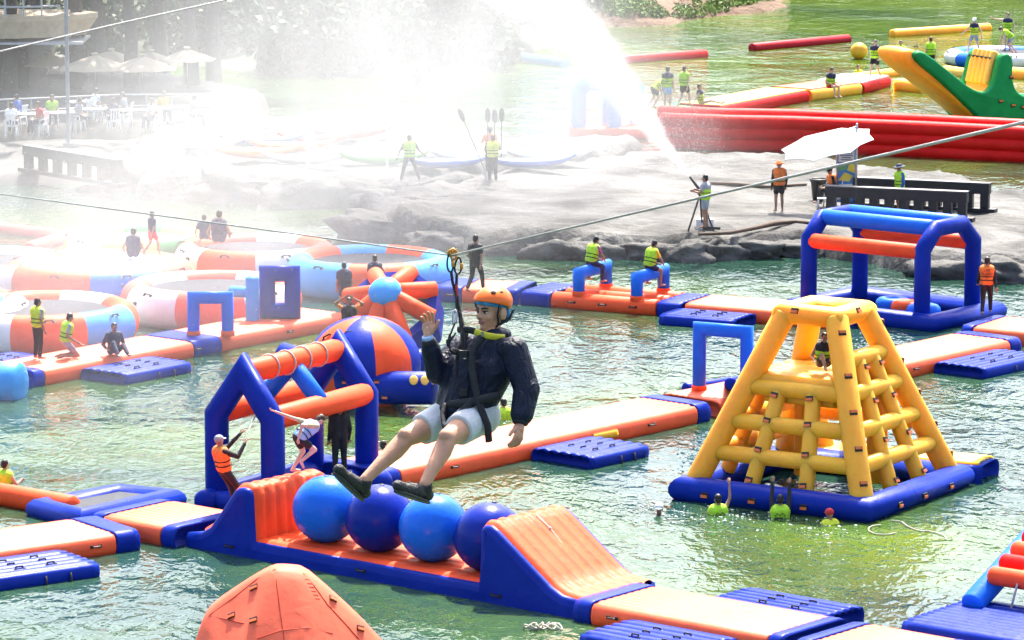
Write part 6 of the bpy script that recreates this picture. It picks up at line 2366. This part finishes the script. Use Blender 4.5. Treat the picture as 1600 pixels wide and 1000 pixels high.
for k in range(6):
    q_ = []
    for px, py in ((477 + k * 3.2, 905 + k * 6), (484 + k * 3.2, 906 + k * 6)):
        h_ = _bv.ray_cast(CAMP - dome.location, ray(px, py).normalized())
        if h_[0] is not None:
            q_.append(h_[0] + h_[1] * 0.002)
    if len(q_) > 1:
        MB().tube(q_, 0.006, 6, 0.3).build('crease', SEAM, dome)
# ================================================================== WATER JET AND MIST
def spray_volume(name, centre, size, terms, label, dens, nscale, ncut=0.35, col=(0.72, 0.735, 0.75), aniso=0.25, drop=None):
    """a box of air with soft clouds of spray: terms = gaussian clouds (centre, radii, weight) in the box's own metres"""
    m = bpy.data.materials.new(name)
    m.use_nodes = True
    N, L = m.node_tree.nodes, m.node_tree.links
    N.remove(N['Principled BSDF'])
    pv = N.new('ShaderNodeVolumePrincipled')
    L.new(pv.outputs[0], N['Material Output'].inputs['Volume'])
    pv.inputs['Color'].default_value = (*col, 1)
    pv.inputs['Anisotropy'].default_value = aniso
    tc = N.new('ShaderNodeTexCoord')
    total = None

    def mth(op, a, b_=None, clamp=False):
        q = N.new('ShaderNodeMath')
        q.operation = op
        q.use_clamp = clamp
        for i, s_ in enumerate((a, b_)):
            if s_ is None:
                continue
            if isinstance(s_, (int, float)):
                q.inputs[i].default_value = s_
            else:
                L.new(s_, q.inputs[i])
        return q.outputs[0]
    for c, r, w, rot in terms:
        mp = N.new('ShaderNodeMapping')
        mp.vector_type = 'TEXTURE'
        mp.inputs['Location'].default_value = c
        mp.inputs['Rotation'].default_value = rot
        mp.inputs['Scale'].default_value = r
        L.new(tc.outputs['Object'], mp.inputs['Vector'])
        vm = N.new('ShaderNodeVectorMath')
        vm.operation = 'DOT_PRODUCT'
        L.new(mp.outputs[0], vm.inputs[0])
        L.new(mp.outputs[0], vm.inputs[1])
        g = mth('MULTIPLY', mth('MAXIMUM', mth('SUBTRACT', mth('EXPONENT', mth('MULTIPLY', vm.outputs['Value'], -1.0)), 0.03), 0.0), w)
        total = g if total is None else mth('ADD', total, g)
    nz = N.new('ShaderNodeTexNoise')
    nz.inputs['Scale'].default_value = nscale
    nz.inputs['Detail'].default_value = 3
    mp = N.new('ShaderNodeMapping')
    mp.inputs['Rotation'].default_value = (0, radians(-35), 0)
    mp.inputs['Scale'].default_value = (1, 1, 0.4)
    L.new(tc.outputs['Object'], mp.inputs['Vector'])
    L.new(mp.outputs[0], nz.inputs['Vector'])
    mr = N.new('ShaderNodeMapRange')
    mr.inputs['From Min'].default_value = ncut
    mr.inputs['From Max'].default_value = 0.72
    mr.inputs['To Min'].default_value = 0.3
    mr.inputs['To Max'].default_value = 1.6
    L.new(nz.outputs['Fac'], mr.inputs['Value'])
    L.new(mth('MULTIPLY', mth('MULTIPLY', total, mr.outputs[0]), dens), pv.inputs['Density'])
    o = MB().box((0, 0, 0), size).build(name, m, None, False, 'stuff')
    o.location = centre
    o['label'] = label
    return o


def rel(px, py, depth, c):
    return DP(px, py, depth) - V(c)


# drifting mist left of the jet
CM = V((-8.0, 131.0, 10.2))
SZM = (44.0, 76.0, 20.0)
terms = [
    (rel(640, 20, 141, CM), (6.5, 7.0, 4.0), 0.95, (0, 0, 0)),
    (rel(430, 60, 143, CM), (5.0, 7.0, 3.8), 0.50, (0, 0, 0)),
    (rel(560, 190, 140, CM), (8.5, 7.0, 3.4), 0.72, (0, 0, 0)),
    (rel(810, 150, 139, CM), (3.8, 5.0, 3.8), 0.75, (0, 0, 0)),
    (rel(540, 300, 133, CM), (10.0, 7.5, 2.8), 0.50, (0, 0, 0)),
    (rel(280, 330, 128, CM), (8.0, 9.0, 3.8), 0.50, (0, 0, 0)),
    (rel(150, 470, 115, CM), (8.5, 9.5, 3.2), 0.56, (0, 0, 0)),
    (rel(170, 140, 150, CM), (7.5, 6.0, 4.5), 0.20, (0, 0, 0)),
    (rel(200, 690, 101, CM), (4.5, 5.0, 0.9), 0.9, (0, 0, 0)),
    (rel(985, 185, 138, CM), (2.2, 3.0, 1.8), 0.8, (0, 0, 0)),
    (rel(1075, 215, 138, CM), (1.1, 1.5, 1.1), 1.0, (0, 0, 0)),
]
mist = spray_volume('drifting_mist', CM, SZM, terms, 'white drifting spray mist hanging over the left half of the lake', 0.048, 0.35)

# the jet itself: a widening plume along the cannon's throw
jl = 15.0
jm = bpy.data.materials.new('water_jet')
jm.use_nodes = True
N, L = jm.node_tree.nodes, jm.node_tree.links
N.remove(N['Principled BSDF'])
pv = N.new('ShaderNodeVolumePrincipled')
L.new(pv.outputs[0], N['Material Output'].inputs['Volume'])
pv.inputs['Color'].default_value = (0.98, 0.985, 1.0, 1)
pv.inputs['Anisotropy'].default_value = 0.2
tc = N.new('ShaderNodeTexCoord')
sp = N.new('ShaderNodeSeparateXYZ')
L.new(tc.outputs['Object'], sp.inputs[0])


def mth(op, a, b_=None):
    q = N.new('ShaderNodeMath')
    q.operation = op
    for i, s_ in enumerate((a, b_)):
        if s_ is None:
            continue
        if isinstance(s_, (int, float)):
            q.inputs[i].default_value = s_
        else:
            L.new(s_, q.inputs[i])
    return q.outputs[0]


z = sp.outputs['Z']
sag = mth('MULTIPLY', mth('MULTIPLY', z, z), 0.006)       # the plume bends over (local +X is down-left)
wob = N.new('ShaderNodeTexNoise')
wob.inputs['Scale'].default_value = 1.1
wob.inputs['Detail'].default_value = 5
L.new(tc.outputs['Object'], wob.inputs['Vector'])
xr = mth('SUBTRACT', sp.outputs['X'], sag)
xr = mth('ADD', xr, mth('MULTIPLY', mth('SUBTRACT', wob.outputs['Fac'], 0.5), mth('MULTIPLY', z, 0.22)))
rad = mth('ADD', mth('MULTIPLY', z, 0.105), 0.03)
r2 = mth('DIVIDE', mth('ADD', mth('MULTIPLY', xr, xr), mth('MULTIPLY', sp.outputs['Y'], sp.outputs['Y'])), mth('MULTIPLY', rad, rad))
g = mth('MAXIMUM', mth('SUBTRACT', mth('EXPONENT', mth('MULTIPLY', r2, -1.0)), 0.02), 0.0)
nz = N.new('ShaderNodeTexNoise')
nz.inputs['Scale'].default_value = 1.6
nz.inputs['Detail'].default_value = 3
mp = N.new('ShaderNodeMapping')
mp.inputs['Scale'].default_value = (1, 1, 0.25)
L.new(tc.outputs['Object'], mp.inputs['Vector'])
L.new(mp.outputs[0], nz.inputs['Vector'])
mr = N.new('ShaderNodeMapRange')
mr.inputs['From Min'].default_value = 0.35
mr.inputs['From Max'].default_value = 0.65
mr.inputs['To Min'].default_value = 0.15
mr.inputs['To Max'].default_value = 1.7
L.new(nz.outputs['Fac'], mr.inputs['Value'])
dn = mth('DIVIDE', 5.0, mth('ADD', mth('MULTIPLY', z, 0.35), 0.6))
L.new(mth('MULTIPLY', mth('MULTIPLY', g, mr.outputs[0]), dn), pv.inputs['Density'])
mb = MB()
rings = []
for i in range(11):
    zz = jl * i / 10
    rr = (zz * 0.105 + 0.03) * 2.0 + 0.05
    rings.append([V((0.006 * zz * zz + rr * cos(2 * pi * j / 20), rr * sin(2 * pi * j / 20), zz)) for j in range(20)])
mb.loft(rings)
jet = mb.build('water_jet', jm, None, True, 'stuff')
jet['label'] = 'white water jet shooting up to the left from the cannon'
zd = JDIR
xd = V((-zd.z, 0, zd.x))
xd = (xd - zd * xd.dot(zd)).normalized()
yd = zd.cross(xd)
jet.matrix_world = Matrix.Translation(NOZ) @ Matrix((xd, yd, zd)).transposed().to_4x4()


# fine drops thrown out of the plume and hanging in the mist
rng = np.random.default_rng(11)
drops = []
for k in range(9000):
    zz = jl * rng.random() ** 0.8
    rr = (0.105 * zz + 0.03) * abs(rng.normal()) * 0.9
    an = rng.random() * 2 * pi
    drops.append(NOZ + zd * zz + xd * (0.006 * zz * zz + rr * cos(an)) + yd * (rr * sin(an)))
for k in range(16000):
    c_, r_, w_, _q = terms[int(rng.integers(0, len(terms)))]
    q = CM + c_ + V((rng.normal() * r_[0] * 0.55, rng.normal() * r_[1] * 0.55, rng.normal() * r_[2] * 0.55))
    if q.z > 0.3:
        drops.append(q)
for px, top_ in ((605, 70), (480, 165), (330, 120)):
    p0 = G(px, 268, 0.8)
    zt = DP(px, top_, 150).z
    for k in range(2500):
        u = rng.random()
        drops.append(V((p0.x + rng.normal() * (0.02 + 0.10 * u) + 0.25 * u * u, p0.y + rng.normal() * 0.05, 0.8 + (zt - 0.8) * u)))
vs, fs = [], []
for q in drops:
    s_ = 0.003 + 0.006 * rng.random() ** 2
    o_ = len(vs)
    vs += [(q.x + s_, q.y, q.z), (q.x - s_, q.y, q.z), (q.x, q.y + s_, q.z), (q.x, q.y - s_, q.z), (q.x, q.y, q.z + s_ * 1.6), (q.x, q.y, q.z - s_ * 1.6)]
    fs += [tuple(o_ + i for i in f_) for f_ in ((0, 2, 4), (2, 1, 4), (1, 3, 4), (3, 0, 4), (2, 0, 5), (1, 2, 5), (3, 1, 5), (0, 3, 5))]
DROP = simple('water_drop', (0.85, 0.87, 0.88), 0.2, vary=0.02)
o = MB().add(vs, fs).build('spray_drops', DROP, None, True, 'stuff')
o['label'] = 'fine white drops scattered through the jet and the mist'
